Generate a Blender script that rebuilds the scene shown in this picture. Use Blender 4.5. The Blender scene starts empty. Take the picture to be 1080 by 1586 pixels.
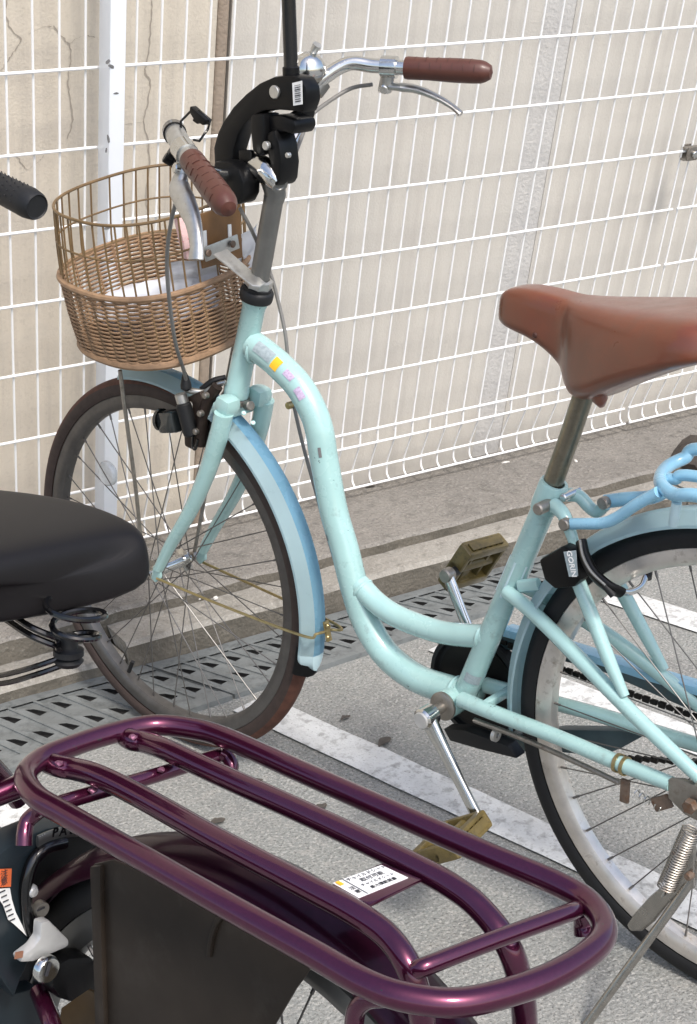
import bpy, bmesh, math, random
from mathutils import Vector, Matrix, Quaternion
random.seed(7)
R = math.radians
scene = bpy.context.scene
COL = scene.collection

# ------------------------------------------------------------------ camera
cam_data = bpy.data.cameras.new("camera")
cam = bpy.data.objects.new("camera", cam_data)
COL.objects.link(cam)
cam_data.sensor_fit = 'VERTICAL'
cam_data.sensor_height = 36.0
cam_data.lens = 36.0 * 2312.47204 / 1586.0
cam_data.clip_start = 0.02
cam_data.clip_end = 400.0
CX, CY, CZ = Vector((0.84909, -0.52778, -0.0223)), Vector((-0.20854, -0.29611, -0.93211)), Vector((0.48534, 0.7961, -0.36149))      # right, down, forward
m = Matrix((CX, -CY, -CZ)).transposed().to_4x4()
m.translation = Vector((-1.16577, -2.6436, 1.37499))
cam.matrix_world = m
scene.camera = cam
cam_data.dof.use_dof = False

# ------------------------------------------------------------------ light
world = bpy.data.worlds.new("World")
scene.world = world
world.use_nodes = True
wn = world.node_tree
for n in list(wn.nodes):
    wn.nodes.remove(n)
sky = wn.nodes.new('ShaderNodeTexSky')
sky.sky_type = 'NISHITA'
sky.sun_disc = False
SUN_EL, SUN_AZ = R(53), R(268)          # azimuth measured from +X, counter clockwise, of the direction TO the sun
sky.sun_elevation = SUN_EL
sky.sun_rotation = R(90) - SUN_AZ
sky.air_density = 1.0
sky.dust_density = 3.0
sky.ozone_density = 1.0
bg = wn.nodes.new('ShaderNodeBackground')
bg.inputs['Strength'].default_value = 0.125
wo = wn.nodes.new('ShaderNodeOutputWorld')
wn.links.new(sky.outputs[0], bg.inputs[0])
wn.links.new(bg.outputs[0], wo.inputs[0])
sun_data = bpy.data.lights.new("sun", 'SUN')
sun_data.energy = 1.5
sun_data.angle = R(11)
sun_data.color = (1.0, 0.955, 0.90)
sun = bpy.data.objects.new("sun", sun_data)
COL.objects.link(sun)
sd = Vector((math.cos(SUN_EL) * math.cos(SUN_AZ), math.cos(SUN_EL) * math.sin(SUN_AZ), math.sin(SUN_EL)))
sun.rotation_euler = (-sd).to_track_quat('-Z', 'Y').to_euler()
scene.view_settings.view_transform = 'Standard'
scene.view_settings.look = 'None'
scene.view_settings.exposure = 1.0
scene.view_settings.gamma = 1.0
scene.view_settings.use_curve_mapping = False
scene.render.engine = 'CYCLES'
scene.cycles.max_bounces = 6

# ------------------------------------------------------------------ materials
MATS = {}
def mat(name, col, rough=0.5, metal=0.0, coat=0.0, spec=0.5, var=0.0, vscale=40.0, col2=None, thr=(0.45, 0.65),
        bump=0.0, bscale=200.0, alpha=None, trans=0.0, rvar=0.0, detail=4.0, coatr=0.08, rust=None, rustthr=(0.58, 0.7), rscale=60.0, ior=1.45, sheen=0.0):
    m = bpy.data.materials.new(name)
    m.use_nodes = True
    nt = m.node_tree
    b = nt.nodes['Principled BSDF']
    b.inputs['Roughness'].default_value = rough
    b.inputs['Metallic'].default_value = metal
    b.inputs['Coat Weight'].default_value = coat
    b.inputs['Coat Roughness'].default_value = coatr
    b.inputs['Specular IOR Level'].default_value = spec
    b.inputs['Transmission Weight'].default_value = trans
    b.inputs['IOR'].default_value = ior
    tc = nt.nodes.new('ShaderNodeTexCoord')
    def noise(scale, det=detail, rough_=0.6):
        n = nt.nodes.new('ShaderNodeTexNoise')
        n.inputs['Scale'].default_value = scale
        n.inputs['Detail'].default_value = det
        n.inputs['Roughness'].default_value = rough_
        nt.links.new(tc.outputs['Object'], n.inputs['Vector'])
        return n
    def ramp(src, a, c):
        r = nt.nodes.new('ShaderNodeMapRange')
        r.inputs['From Min'].default_value = a
        r.inputs['From Max'].default_value = c
        nt.links.new(src, r.inputs['Value'])
        return r.outputs[0]
    def mix(f, a, c):
        x = nt.nodes.new('ShaderNodeMix')
        x.data_type = 'RGBA'
        if isinstance(f, float): x.inputs[0].default_value = f
        else: nt.links.new(f, x.inputs[0])
        for s, v in ((6, a), (7, c)):
            if isinstance(v, tuple): x.inputs[s].default_value = (*v, 1)
            else: nt.links.new(v, x.inputs[s])
        return x.outputs[2]
    cur = tuple(col)
    if var:
        n = noise(vscale)
        lo = tuple(max(0, c * (1 - var)) for c in col); hi = tuple(min(1, c * (1 + var)) for c in col)
        cur = mix(ramp(n.outputs[0], 0.3, 0.7), lo, hi)
    if col2 is not None:
        n = noise(vscale * 2.3, 6.0, 0.7)
        cur = mix(ramp(n.outputs[0], *thr), cur, tuple(col2))
    if rust is not None:
        n = noise(rscale, 6.0, 0.7)
        f = ramp(n.outputs[0], *rustthr)
        cur = mix(f, cur, tuple(rust))
        if metal:
            mm = nt.nodes.new('ShaderNodeMath'); mm.operation = 'MULTIPLY_ADD'
            nt.links.new(f, mm.inputs[0]); mm.inputs[1].default_value = -metal; mm.inputs[2].default_value = metal
            nt.links.new(mm.outputs[0], b.inputs['Metallic'])
    if isinstance(cur, tuple): b.inputs['Base Color'].default_value = (*cur, 1)
    else: nt.links.new(cur, b.inputs['Base Color'])
    if rvar:
        n = noise(vscale * 1.4)
        r = nt.nodes.new('ShaderNodeMapRange')
        r.inputs['From Min'].default_value = 0.3; r.inputs['From Max'].default_value = 0.7
        r.inputs['To Min'].default_value = max(0.02, rough - rvar); r.inputs['To Max'].default_value = min(1, rough + rvar)
        nt.links.new(n.outputs[0], r.inputs['Value'])
        nt.links.new(r.outputs[0], b.inputs['Roughness'])
    if bump:
        n = noise(bscale, 6.0)
        bp = nt.nodes.new('ShaderNodeBump')
        bp.inputs['Strength'].default_value = bump
        bp.inputs['Distance'].default_value = 0.01
        nt.links.new(n.outputs[0], bp.inputs['Height'])
        nt.links.new(bp.outputs[0], b.inputs['Normal'])
    if alpha is not None: b.inputs['Alpha'].default_value = alpha
    m["cfg"] = 1
    MATS[name] = m
    return m

M_mint = mat('mint_paint', (0.345, 0.540, 0.520), 0.24, coat=0.9, coatr=0.03, var=0.06, vscale=14, col2=(0.30, 0.46, 0.44), thr=(0.58, 0.78), rvar=0.08, rust=(0.10, 0.13, 0.125), rustthr=(0.685, 0.71), rscale=75)
M_mintd = mat('mint_paint_scuffed', (0.335, 0.525, 0.505), 0.27, coat=0.85, coatr=0.035, var=0.07, vscale=16, col2=(0.25, 0.36, 0.345), thr=(0.58, 0.74), rvar=0.10, rust=(0.07, 0.09, 0.088), rustthr=(0.665, 0.69), rscale=60)
M_blue = mat('sky_blue_paint', (0.255, 0.500, 0.660), 0.28, coat=0.4, var=0.06, vscale=12, col2=(0.26, 0.50, 0.62), thr=(0.55, 0.72), rvar=0.1)
M_fender = mat('pale_blue_mudguard', (0.50, 0.665, 0.70), 0.35, coat=0.3, var=0.05, vscale=12, col2=(0.30, 0.44, 0.48), thr=(0.62, 0.8), rvar=0.1)
M_purple = mat('purple_metallic', (0.086, 0.0100, 0.040), 0.27, metal=0.80, coat=1.0, coatr=0.06, var=0.08, vscale=300)
M_purpled = mat('purple_mudguard', (0.050, 0.0065, 0.026), 0.34, metal=0.6, coat=0.5, coatr=0.12, var=0.1, vscale=200)
M_purple2 = mat('purple_metallic_scuffed', (0.086, 0.0100, 0.040), 0.29, metal=0.80, coat=0.9, coatr=0.08, var=0.08, vscale=300, rust=(0.012, 0.008, 0.010), rustthr=(0.66, 0.69), rscale=70)
M_chrome = mat('chrome', (0.62, 0.62, 0.60), 0.16, metal=1.0, var=0.06, vscale=60, rvar=0.06)
M_alloy = mat('dull_alloy', (0.52, 0.52, 0.50), 0.36, metal=0.9, var=0.12, vscale=60, rvar=0.1)
M_stand = mat('polished_stand', (0.36, 0.345, 0.32), 0.24, metal=0.95, var=0.15, vscale=40, rust=(0.16, 0.11, 0.07), rustthr=(0.62, 0.8), rvar=0.08)
M_steel = mat('weathered_steel', (0.30, 0.28, 0.25), 0.42, metal=0.85, var=0.2, vscale=50, rust=(0.10, 0.055, 0.03), rustthr=(0.55, 0.75), rvar=0.1)
M_stem = mat('grey_stem', (0.20, 0.20, 0.19), 0.38, metal=0.8, var=0.1, vscale=30)
M_seatpost = mat('tarnished_seat_post', (0.24, 0.22, 0.17), 0.30, metal=0.9, var=0.2, vscale=25, rust=(0.10, 0.075, 0.03), rustthr=(0.5, 0.75), rscale=30)
M_rust = mat('rusty_plate', (0.17, 0.125, 0.095), 0.6, metal=0.4, var=0.25, vscale=50, rust=(0.11, 0.05, 0.022), rustthr=(0.48, 0.62))
M_darkrust = mat('dark_oily_steel', (0.035, 0.024, 0.019), 0.5, metal=0.5, var=0.3, vscale=60)
M_brass = mat('gold_passivated_wire', (0.42, 0.33, 0.16), 0.32, metal=0.9, var=0.2, vscale=60)
M_rimF = mat('dark_rim', (0.11, 0.105, 0.10), 0.42, metal=0.6, var=0.15, vscale=40, rvar=0.1)
M_rimR = mat('alloy_rim', (0.66, 0.62, 0.57), 0.38, metal=0.75, var=0.12, vscale=30, rust=(0.25, 0.20, 0.14), rustthr=(0.58, 0.75), rscale=45, rvar=0.1)
M_spoke = mat('spoke_steel', (0.16, 0.155, 0.15), 0.4, metal=0.8)
M_tyreF = mat('brown_tyre', (0.085, 0.033, 0.021), 0.75, var=0.3, vscale=60, bump=0.15, bscale=900)
M_tyreFs = mat('dark_brown_sidewall', (0.040, 0.027, 0.023), 0.7, var=0.2, vscale=60)
M_tyreR = mat('black_tyre', (0.006, 0.006, 0.0065), 0.68, var=0.2, vscale=60, bump=0.12, bscale=900)
M_black = mat('black_plastic', (0.0030, 0.0031, 0.0035), 0.36, spec=0.28, rvar=0.06, vscale=60)
M_blackm = mat('matt_black_rubber', (0.007, 0.0075, 0.0085), 0.55, bump=0.05, bscale=1500)
M_blackp = mat('black_painted_steel', (0.002, 0.002, 0.0025), 0.25, coat=0.5)
M_saddleB = mat('black_saddle_vinyl', (0.0085, 0.0078, 0.0082), 0.44, spec=0.24, var=0.05, bump=0.06, bscale=1400)
M_saddle = mat('brown_saddle_vinyl', (0.155, 0.042, 0.018), 0.34, var=0.12, vscale=14, coat=0.60, coatr=0.14, col2=(0.120, 0.045, 0.024), thr=(0.42, 0.85), bump=0.04, bscale=700, rvar=0.08)
M_grip = mat('brown_grip', (0.082, 0.028, 0.019), 0.40, var=0.08, vscale=30, coat=0.1)
M_gripd = mat('dark_stitch', (0.058, 0.020, 0.013), 0.6)
M_amber = mat('amber_pedal_plastic', (0.115, 0.085, 0.026), 0.42, var=0.25, vscale=40, col2=(0.06, 0.045, 0.015), thr=(0.5, 0.7), coat=0.2)
M_wick = mat('tan_wicker', (0.255, 0.160, 0.092), 0.55, var=0.22, vscale=60)
M_wickw = mat('brown_coated_wire', (0.15, 0.095, 0.042), 0.42, var=0.2, vscale=40)
M_board = mat('tan_plate', (0.17, 0.085, 0.030), 0.45, var=0.2, vscale=25)
M_white = mat('white_enamel', (0.83, 0.83, 0.82), 0.35, coat=0.2, var=0.03, vscale=20)
M_post = mat('white_post_enamel', (0.76, 0.79, 0.82), 0.35, coat=0.2, var=0.03, vscale=10)
M_chip = mat('chipped_paint', (0.16, 0.16, 0.16), 0.7, var=0.2)
M_paper = mat('white_label', (0.80, 0.80, 0.78), 0.5)
M_ink = mat('label_ink', (0.03, 0.03, 0.035), 0.6)
M_greyl = mat('grey_label', (0.30, 0.36, 0.38), 0.45, var=0.2, vscale=200)
M_yell = mat('yellow_label', (0.80, 0.44, 0.02), 0.45)
M_orange = mat('orange_label', (0.75, 0.16, 0.05), 0.45)
M_lilac = mat('lilac_sticker', (0.45, 0.36, 0.50), 0.45, var=0.25, vscale=300)
M_bag = mat('white_plastic_bag', (0.66, 0.685, 0.73), 0.35, var=0.06, vscale=30)
M_pink = mat('pink_packet', (0.80, 0.55, 0.53), 0.45, var=0.15, vscale=80, col2=(0.7, 0.1, 0.12), thr=(0.62, 0.66))
M_skirt = mat('smoke_brown_plastic', (0.0215, 0.0165, 0.0125), 0.44, var=0.25, vscale=9, spec=0.22, rvar=0.12, rust=(0.040, 0.034, 0.028), rustthr=(0.55, 0.80), rscale=16)
M_silver = mat('silver_plastic', (0.50, 0.50, 0.49), 0.35, metal=0.4, var=0.08, vscale=40)
M_lockb = mat('blue_black_lock', (0.014, 0.021, 0.026), 0.40, spec=0.45, var=0.1, vscale=30)
M_ochre = mat('ochre_guard', (0.060, 0.038, 0.016), 0.5, var=0.2, vscale=20)
M_weld = mat('bare_weld', (0.24, 0.10, 0.16), 0.45, metal=0.5, var=0.3, vscale=200)
M_copper = mat('copper_tip', (0.45, 0.22, 0.14), 0.4, metal=0.6)
M_case = mat('dark_teal_case', (0.045, 0.075, 0.085), 0.45, var=0.25, vscale=20, col2=(0.09, 0.09, 0.07), thr=(0.55, 0.7))
M_chain = mat('oily_chain', (0.012, 0.011, 0.010), 0.5, metal=0.5)
M_cable = mat('grey_cable', (0.17, 0.165, 0.155), 0.45, var=0.1)
M_lens = mat('dark_lamp_lens', (0.03, 0.035, 0.035), 0.15, coat=0.6)
M_refl = mat('clear_reflector', (0.60, 0.62, 0.62), 0.15, coat=0.8, var=0.15, vscale=80)
M_leaf = mat('dead_leaf', (0.075, 0.065, 0.055), 0.8, var=0.3, vscale=60)
M_pebble = mat('pale_chip', (0.62, 0.60, 0.56), 0.7, var=0.1)
M_stone = mat('dark_wet_stone', (0.055, 0.045, 0.038), 0.75, var=0.35, vscale=18, bump=0.4, bscale=90)
M_drain = mat('galvanised_drain_cover', (0.195, 0.210, 0.210), 0.55, metal=0.25, var=0.10, vscale=18, col2=(0.105, 0.115, 0.115), thr=(0.48, 0.72), bump=0.12, bscale=160, rvar=0.1)
M_pit = mat('drain_void', (0.004, 0.004, 0.004), 0.9)

# surfaces with a few more layers
def surface(name, base, layers, rough=0.85, bumps=(), coord='Object'):
    """layers: (scale, detail, lo, hi, colour, amount); bumps: (scale, detail, strength)"""
    m = bpy.data.materials.new(name); m.use_nodes = True
    nt = m.node_tree; b = nt.nodes['Principled BSDF']
    b.inputs['Roughness'].default_value = rough
    b.inputs['Specular IOR Level'].default_value = 0.3
    tc = nt.nodes.new('ShaderNodeTexCoord')
    cur = None
    for (scale, det, lo, hi, colr, amt) in layers:
        mp = nt.nodes.new('ShaderNodeMapping')
        sc = scale if isinstance(scale, tuple) else (scale,) * 3
        mp.inputs['Scale'].default_value = sc
        nt.links.new(tc.outputs[coord], mp.inputs[0])
        n = nt.nodes.new('ShaderNodeTexNoise'); n.inputs['Scale'].default_value = 1.0
        n.inputs['Detail'].default_value = det; n.inputs['Roughness'].default_value = 0.65
        nt.links.new(mp.outputs[0], n.inputs['Vector'])
        r = nt.nodes.new('ShaderNodeMapRange')
        r.inputs['From Min'].default_value = lo; r.inputs['From Max'].default_value = hi
        r.inputs['To Max'].default_value = amt
        nt.links.new(n.outputs[0], r.inputs['Value'])
        x = nt.nodes.new('ShaderNodeMix'); x.data_type = 'RGBA'
        nt.links.new(r.outputs[0], x.inputs[0])
        if cur is None: x.inputs[6].default_value = (*base, 1)
        else: nt.links.new(cur, x.inputs[6])
        x.inputs[7].default_value = (*colr, 1)
        cur = x.outputs[2]
    nt.links.new(cur, b.inputs['Base Color'])
    prev = None
    for (scale, det, st) in bumps:
        n = nt.nodes.new('ShaderNodeTexNoise'); n.inputs['Scale'].default_value = scale
        n.inputs['Detail'].default_value = det
        nt.links.new(tc.outputs[coord], n.inputs['Vector'])
        bp = nt.nodes.new('ShaderNodeBump'); bp.inputs['Strength'].default_value = st; bp.inputs['Distance'].default_value = 0.01
        nt.links.new(n.outputs[0], bp.inputs['Height'])
        if prev: nt.links.new(prev, bp.inputs['Normal'])
        prev = bp.outputs[0]
    if prev: nt.links.new(prev, b.inputs['Normal'])
    return m

M_asphalt = surface('weathered_asphalt', (0.228, 0.237, 0.224), [
    (2.2, 4, 0.35, 0.75, (0.285, 0.282, 0.268), 0.8),
    (14, 4, 0.45, 0.75, (0.18, 0.18, 0.172), 0.5),
    (5, 6, 0.56, 0.68, (0.155, 0.155, 0.150), 0.6),
    (38, 5, 0.54, 0.68, (0.34, 0.33, 0.305), 0.7),
    (160, 3, 0.50, 0.66, (0.42, 0.415, 0.39), 0.8),
    (220, 2, 0.54, 0.68, (0.08, 0.08, 0.076), 0.75)], 0.9, [(170, 3, 0.55), (18, 3, 0.15)])
M_line = surface('worn_white_paint', (0.62, 0.63, 0.62), [
    (9, 5, 0.40, 0.72, (0.49, 0.495, 0.485), 0.9),
    (45, 6, 0.50, 0.64, (0.30, 0.30, 0.29), 0.8),
    (200, 3, 0.60, 0.70, (0.16, 0.155, 0.15), 0.6)], 0.8, [(170, 3, 0.3)])
M_slab = surface('footing_concrete', (0.200, 0.188, 0.170), [
    (5, 4, 0.40, 0.75, (0.255, 0.240, 0.215), 0.9),
    (26, 5, 0.50, 0.72, (0.105, 0.100, 0.090), 0.7),
    (120, 3, 0.54, 0.70, (0.33, 0.31, 0.28), 0.7),
    (160, 2, 0.56, 0.70, (0.075, 0.07, 0.062), 0.6)], 0.92, [(120, 4, 0.6), (20, 4, 0.3)])
M_kerb = surface('kerb_concrete', (0.30, 0.285, 0.255), [
    (7, 4, 0.40, 0.72, (0.235, 0.222, 0.195), 0.9),
    (30, 5, 0.52, 0.70, (0.14, 0.13, 0.112), 0.75),
    (140, 3, 0.55, 0.70, (0.42, 0.40, 0.36), 0.6)], 0.9, [(130, 4, 0.5), (16, 4, 0.3)])
M_wall = surface('beige_stucco', (0.615, 0.560, 0.470), [
    ((1.3, 1.3, 0.6), 4, 0.40, 0.75, (0.60, 0.535, 0.445), 0.8),
    ((30, 30, 1.6), 4, 0.50, 0.72, (0.44, 0.40, 0.35), 0.55),
    ((6, 6, 12), 5, 0.55, 0.72, (0.47, 0.43, 0.38), 0.5),
    (130, 5, 0.52, 0.70, (0.46, 0.415, 0.35), 0.4)], 0.92, [(200, 4, 0.14)])
M_wall2 = surface('grey_beige_render', (0.575, 0.545, 0.490), [
    ((1.6, 1.6, 0.9), 4, 0.42, 0.75, (0.530, 0.508, 0.465), 0.9),
    ((26, 26, 1.2), 4, 0.50, 0.72, (0.47, 0.44, 0.40), 0.6),
    ((5, 5, 10), 5, 0.55, 0.72, (0.50, 0.47, 0.43), 0.5),
    (130, 5, 0.52, 0.70, (0.49, 0.455, 0.40), 0.4)], 0.92, [(200, 4, 0.12)])
M_wall3 = surface('grey_wall_band', (0.525, 0.512, 0.490), [
    ((26, 26, 1.2), 4, 0.45, 0.72, (0.52, 0.505, 0.48), 0.6)], 0.92, [(120, 5, 0.3)])
M_riser = surface('dark_riser', (0.135, 0.122, 0.100), [(12, 5, 0.40, 0.70, (0.085, 0.078, 0.064), 0.9), (60, 5, 0.55, 0.70, (0.21, 0.195, 0.165), 0.7)], 0.95, [(120, 4, 0.5)])
M_joint = surface('brown_sealant', (0.34, 0.275, 0.215), [((20, 20, 2), 4, 0.4, 0.7, (0.42, 0.35, 0.28), 0.8)], 0.85, [(120, 4, 0.3)])
M_crack = mat('crack_shadow', (0.36, 0.32, 0.27), 0.95)

# ------------------------------------------------------------------ mesh helpers
def finish(bm, name, material, parent=None, smooth=True, loc=None, rot=None, kind=None, ang=40):
    me = bpy.data.meshes.new(name)
    bmesh.ops.recalc_face_normals(bm, faces=bm.faces[:])
    bm.to_mesh(me); bm.free()
    mats = material if isinstance(material, (list, tuple)) else [material]
    for x in mats: me.materials.append(x)
    if smooth:
        for p in me.polygons: p.use_smooth = True
        try: me.set_sharp_from_angle(angle=R(ang))
        except Exception: pass
    o = bpy.data.objects.new(name, me)
    COL.objects.link(o)
    if parent: o.parent = parent
    if loc is not None: o.location = loc
    if rot is not None: o.rotation_euler = rot
    if kind: o['kind'] = kind
    return o
def thing(name, label, cat, group=None):
    o = bpy.data.objects.new(name, None); COL.objects.link(o)
    o['label'] = label; o['category'] = cat
    o.empty_display_size = 0.05
    if group: o['group'] = group
    return o
def tag(o, label, cat, group=None):
    o['label'] = label; o['category'] = cat
    if group: o['group'] = group
    return o
def smoothpath(pts, n=6, closed=False):
    P = [Vector(p) for p in pts]; out = []
    N = len(P)
    rng = range(N) if closed else range(N - 1)
    for i in rng:
        if closed: p0, p1, p2, p3 = P[(i - 1) % N], P[i], P[(i + 1) % N], P[(i + 2) % N]
        else:
            p1, p2 = P[i], P[i + 1]
            p0 = P[i - 1] if i > 0 else p1 * 2 - p2
            p3 = P[i + 2] if i + 2 < N else p2 * 2 - p1
        for k in range(n):
            t = k / n
            out.append(0.5 * ((2 * p1) + (p2 - p0) * t + (2 * p0 - 5 * p1 + 4 * p2 - p3) * t * t + (3 * p1 - p0 - 3 * p2 + p3) * t ** 3))
    if not closed: out.append(P[-1])
    return out
def tube(bm, pts, r, seg=10, closed=False, cap=True, mi=0, flat=1.0, up=None):
    """sweep a round (or flattened) section along pts; r is a number or a list"""
    P = [Vector(p) for p in pts]; N = len(P)
    rad = r if isinstance(r, (list, tuple)) else [r] * N
    if len(rad) != N:
        rad = [rad[min(len(rad) - 1, int(i * (len(rad) - 1) / (N - 1)))] * (1 - ((i * (len(rad) - 1) / (N - 1)) % 1)) + rad[min(len(rad) - 1, int(i * (len(rad) - 1) / (N - 1)) + 1)] * ((i * (len(rad) - 1) / (N - 1)) % 1) for i in range(N)]
    T = []
    for i in range(N):
        a = P[i - 1] if (i > 0 or closed) else P[i]
        b = P[(i + 1) % N] if (i < N - 1 or closed) else P[i]
        T.append((b - a).normalized())
    nrm = Vector(up) if up is not None else (Vector((0, 0, 1)) if abs(T[0].z) < 0.9 else Vector((0, 1, 0)))
    rings = []
    nrm = (nrm - T[0] * nrm.dot(T[0])).normalized()
    for i in range(N):
        if up is not None: nrm = Vector(up)
        nrm = nrm - T[i] * nrm.dot(T[i])
        if nrm.length < 1e-6: nrm = T[i].orthogonal()
        nrm.normalize()
        bn = T[i].cross(nrm)
        rings.append([bm.verts.new(P[i] + (nrm * math.cos(a) * flat + bn * math.sin(a)) * rad[i]) for a in [2 * math.pi * k / seg for k in range(seg)]])
    fs = []
    for i in range(N if closed else N - 1):
        A, B = rings[i], rings[(i + 1) % N]
        for k in range(seg):
            fs.append(bm.faces.new((A[k], A[(k + 1) % seg], B[(k + 1) % seg], B[k])))
    if cap and not closed:
        fs.append(bm.faces.new(rings[0][::-1])); fs.append(bm.faces.new(rings[-1]))
    for f in fs: f.material_index = mi
    return rings
def lathe(bm, prof, c=(0, 0, 0), axis=(0, 1, 0), seg=24, a0=0.0, a1=2 * math.pi, ref=None, mi=0, closedprof=False):
    """prof: (radius, along axis)"""
    ax = Vector(axis).normalized(); c = Vector(c)
    u = Vector(ref) if ref is not None else (Vector((1, 0, 0)) if abs(ax.x) < 0.9 else Vector((0, 0, 1)))
    u = (u - ax * u.dot(ax)).normalized(); v = ax.cross(u)
    full = abs(a1 - a0 - 2 * math.pi) < 1e-6
    n = seg if full else seg + 1
    rings = []
    for k in range(n):
        a = a0 + (a1 - a0) * k / seg
        d = u * math.cos(a) + v * math.sin(a)
        rings.append([bm.verts.new(c + d * max(p[0], 1e-5) + ax * p[1]) for p in prof])
    L = len(prof)
    for k in range(seg):
        A, B = rings[k], rings[(k + 1) % n]
        for i in range(L if closedprof else L - 1):
            f = bm.faces.new((A[i], A[(i + 1) % L], B[(i + 1) % L], B[i])); 
            f.material_index = mi if not isinstance(mi, (list, tuple)) else mi[i]
    return rings
def box(bm, c, s, rotm=None, mi=0, bev=0.0):
    r = bmesh.ops.create_cube(bm, size=1.0)
    M = Matrix.Translation(Vector(c)) @ (rotm.to_4x4() if rotm is not None else Matrix()) @ Matrix.Diagonal((*s, 1))
    vs = r['verts']
    bmesh.ops.transform(bm, matrix=M, verts=vs)
    fs = list({f for v in vs for f in v.link_faces})
    for f in fs: f.material_index = mi
    if bev:
        es = list({e for v in vs for e in v.link_edges})
        g = bmesh.ops.bevel(bm, geom=es, offset=bev, segments=2, profile=0.6, affect='EDGES', clamp_overlap=True)
        for f in g['faces']: f.material_index = mi
    return vs
def prism(bm, poly, ext, mi=0, bev=0.0):
    """poly: 3-D points of one outline; ext: vector of extrusion"""
    ext = Vector(ext)
    vs = [bm.verts.new(Vector(p)) for p in poly]
    f = bm.faces.new(vs); f.material_index = mi
    g = bmesh.ops.extrude_face_region(bm, geom=[f])
    nv = [x for x in g['geom'] if isinstance(x, bmesh.types.BMVert)]
    bmesh.ops.translate(bm, vec=ext, verts=nv)
    allv = vs + nv
    for ff in {q for v in allv for q in v.link_faces}: ff.material_index = mi
    if bev:
        es = [e for e in {e for v in allv for e in v.link_edges} if len(e.link_faces) == 2 and e.calc_face_angle(0) > R(30)]
        g = bmesh.ops.bevel(bm, geom=es, offset=bev, segments=2, profile=0.6, affect='EDGES', clamp_overlap=True)
        for ff in g['faces']: ff.material_index = mi
    return allv
def T(name, pts, r, m, parent, n=6, seg=12, smooth=True, closed=False, flat=1.0, up=None):
    bm = bmesh.new(); p = smoothpath(pts, n, closed) if smooth else [Vector(x) for x in pts]
    tube(bm, p, r, seg, closed, flat=flat, up=up)
    return finish(bm, name, m, parent)
def L(name, prof, c, axis, m, parent, seg=24, **k):
    bm = bmesh.new(); lathe(bm, prof, c, axis, seg, **k)
    return finish(bm, name, m, parent)
def BX(name, c, s, m, parent, rotm=None, bev=0.003):
    bm = bmesh.new(); box(bm, c, s, rotm, 0, bev)
    return finish(bm, name, m, parent)
def PR(name, poly, ext, m, parent, bev=0.002):
    bm = bmesh.new(); prism(bm, poly, ext, 0, bev)
    return finish(bm, name, m, parent)
def cyl(r, h0, h1, e=0.0015):
    return [(0, h0), (r - e, h0), (r, h0 + e), (r, h1 - e), (r - e, h1), (0, h1)]
def text_obj(name, body, size, m, parent, loc, xdir, ydir, extrude=0.0002, bold=0.0):
    cu = bpy.data.curves.new(name, 'FONT'); cu.body = body; cu.size = size
    cu.align_x = 'CENTER'; cu.align_y = 'CENTER'; cu.extrude = extrude; cu.offset = bold; cu.resolution_u = 2
    tmp = bpy.data.objects.new(name + '_t', cu); COL.objects.link(tmp)
    dg = bpy.context.evaluated_depsgraph_get(); dg.update()
    me = bpy.data.meshes.new_from_object(tmp.evaluated_get(dg))
    bpy.data.objects.remove(tmp); bpy.data.curves.remove(cu)
    me.materials.clear(); me.materials.append(m); me.name = name
    o = bpy.data.objects.new(name, me); COL.objects.link(o); o.parent = parent
    x = Vector(xdir).normalized(); z = x.cross(Vector(ydir)).normalized(); y = z.cross(x)
    M = Matrix((x, y, z)).transposed().to_4x4(); M.translation = Vector(loc)
    o.matrix_local = M
    return o

# ------------------------------------------------------------------ the setting
def sheet(name, x0, x1, y0, y1, z, m, nx=1, ny=1):
    bm = bmesh.new()
    g = [[bm.verts.new((x0 + (x1 - x0) * i / nx, y0 + (y1 - y0) * j / ny, z)) for i in range(nx + 1)] for j in range(ny + 1)]
    for j in range(ny):
        for i in range(nx): bm.faces.new((g[j][i], g[j][i + 1], g[j + 1][i + 1], g[j + 1][i]))
    o = finish(bm, name, m, smooth=False); o['kind'] = 'structure'; return o
sheet('ground', -60, 60, -80, 40, 0.0, M_asphalt, 8, 8)

# painted bay lines, four parallel strips running out from the drain
SL = 0.262
X_L = -0.55837
for i in range(-1, 4):
    x0 = -0.013 + 0.447 * i if i >= 0 else X_L
    bm = bmesh.new()
    w = 0.040
    ys = [-0.372 - 0.10 * k for k in range(30 if i >= 0 else 3)]
    Lf, Rt = [], []
    for k, y in enumerate(ys):
        xc = x0 + SL * (-0.372 - y)
        jl, jr = random.uniform(-.0022, .0022), random.uniform(-.0022, .0022)
        Lf.append(bm.verts.new((xc - w + jl, y - 0.010, 0.004))); Rt.append(bm.verts.new((xc + w + jr, y + 0.010, 0.004)))
    for k in range(len(ys) - 1): bm.faces.new((Lf[k], Lf[k + 1], Rt[k + 1], Rt[k]))
    o = finish(bm, 'bay_line', M_line, smooth=False); o['kind'] = 'structure'

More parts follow.
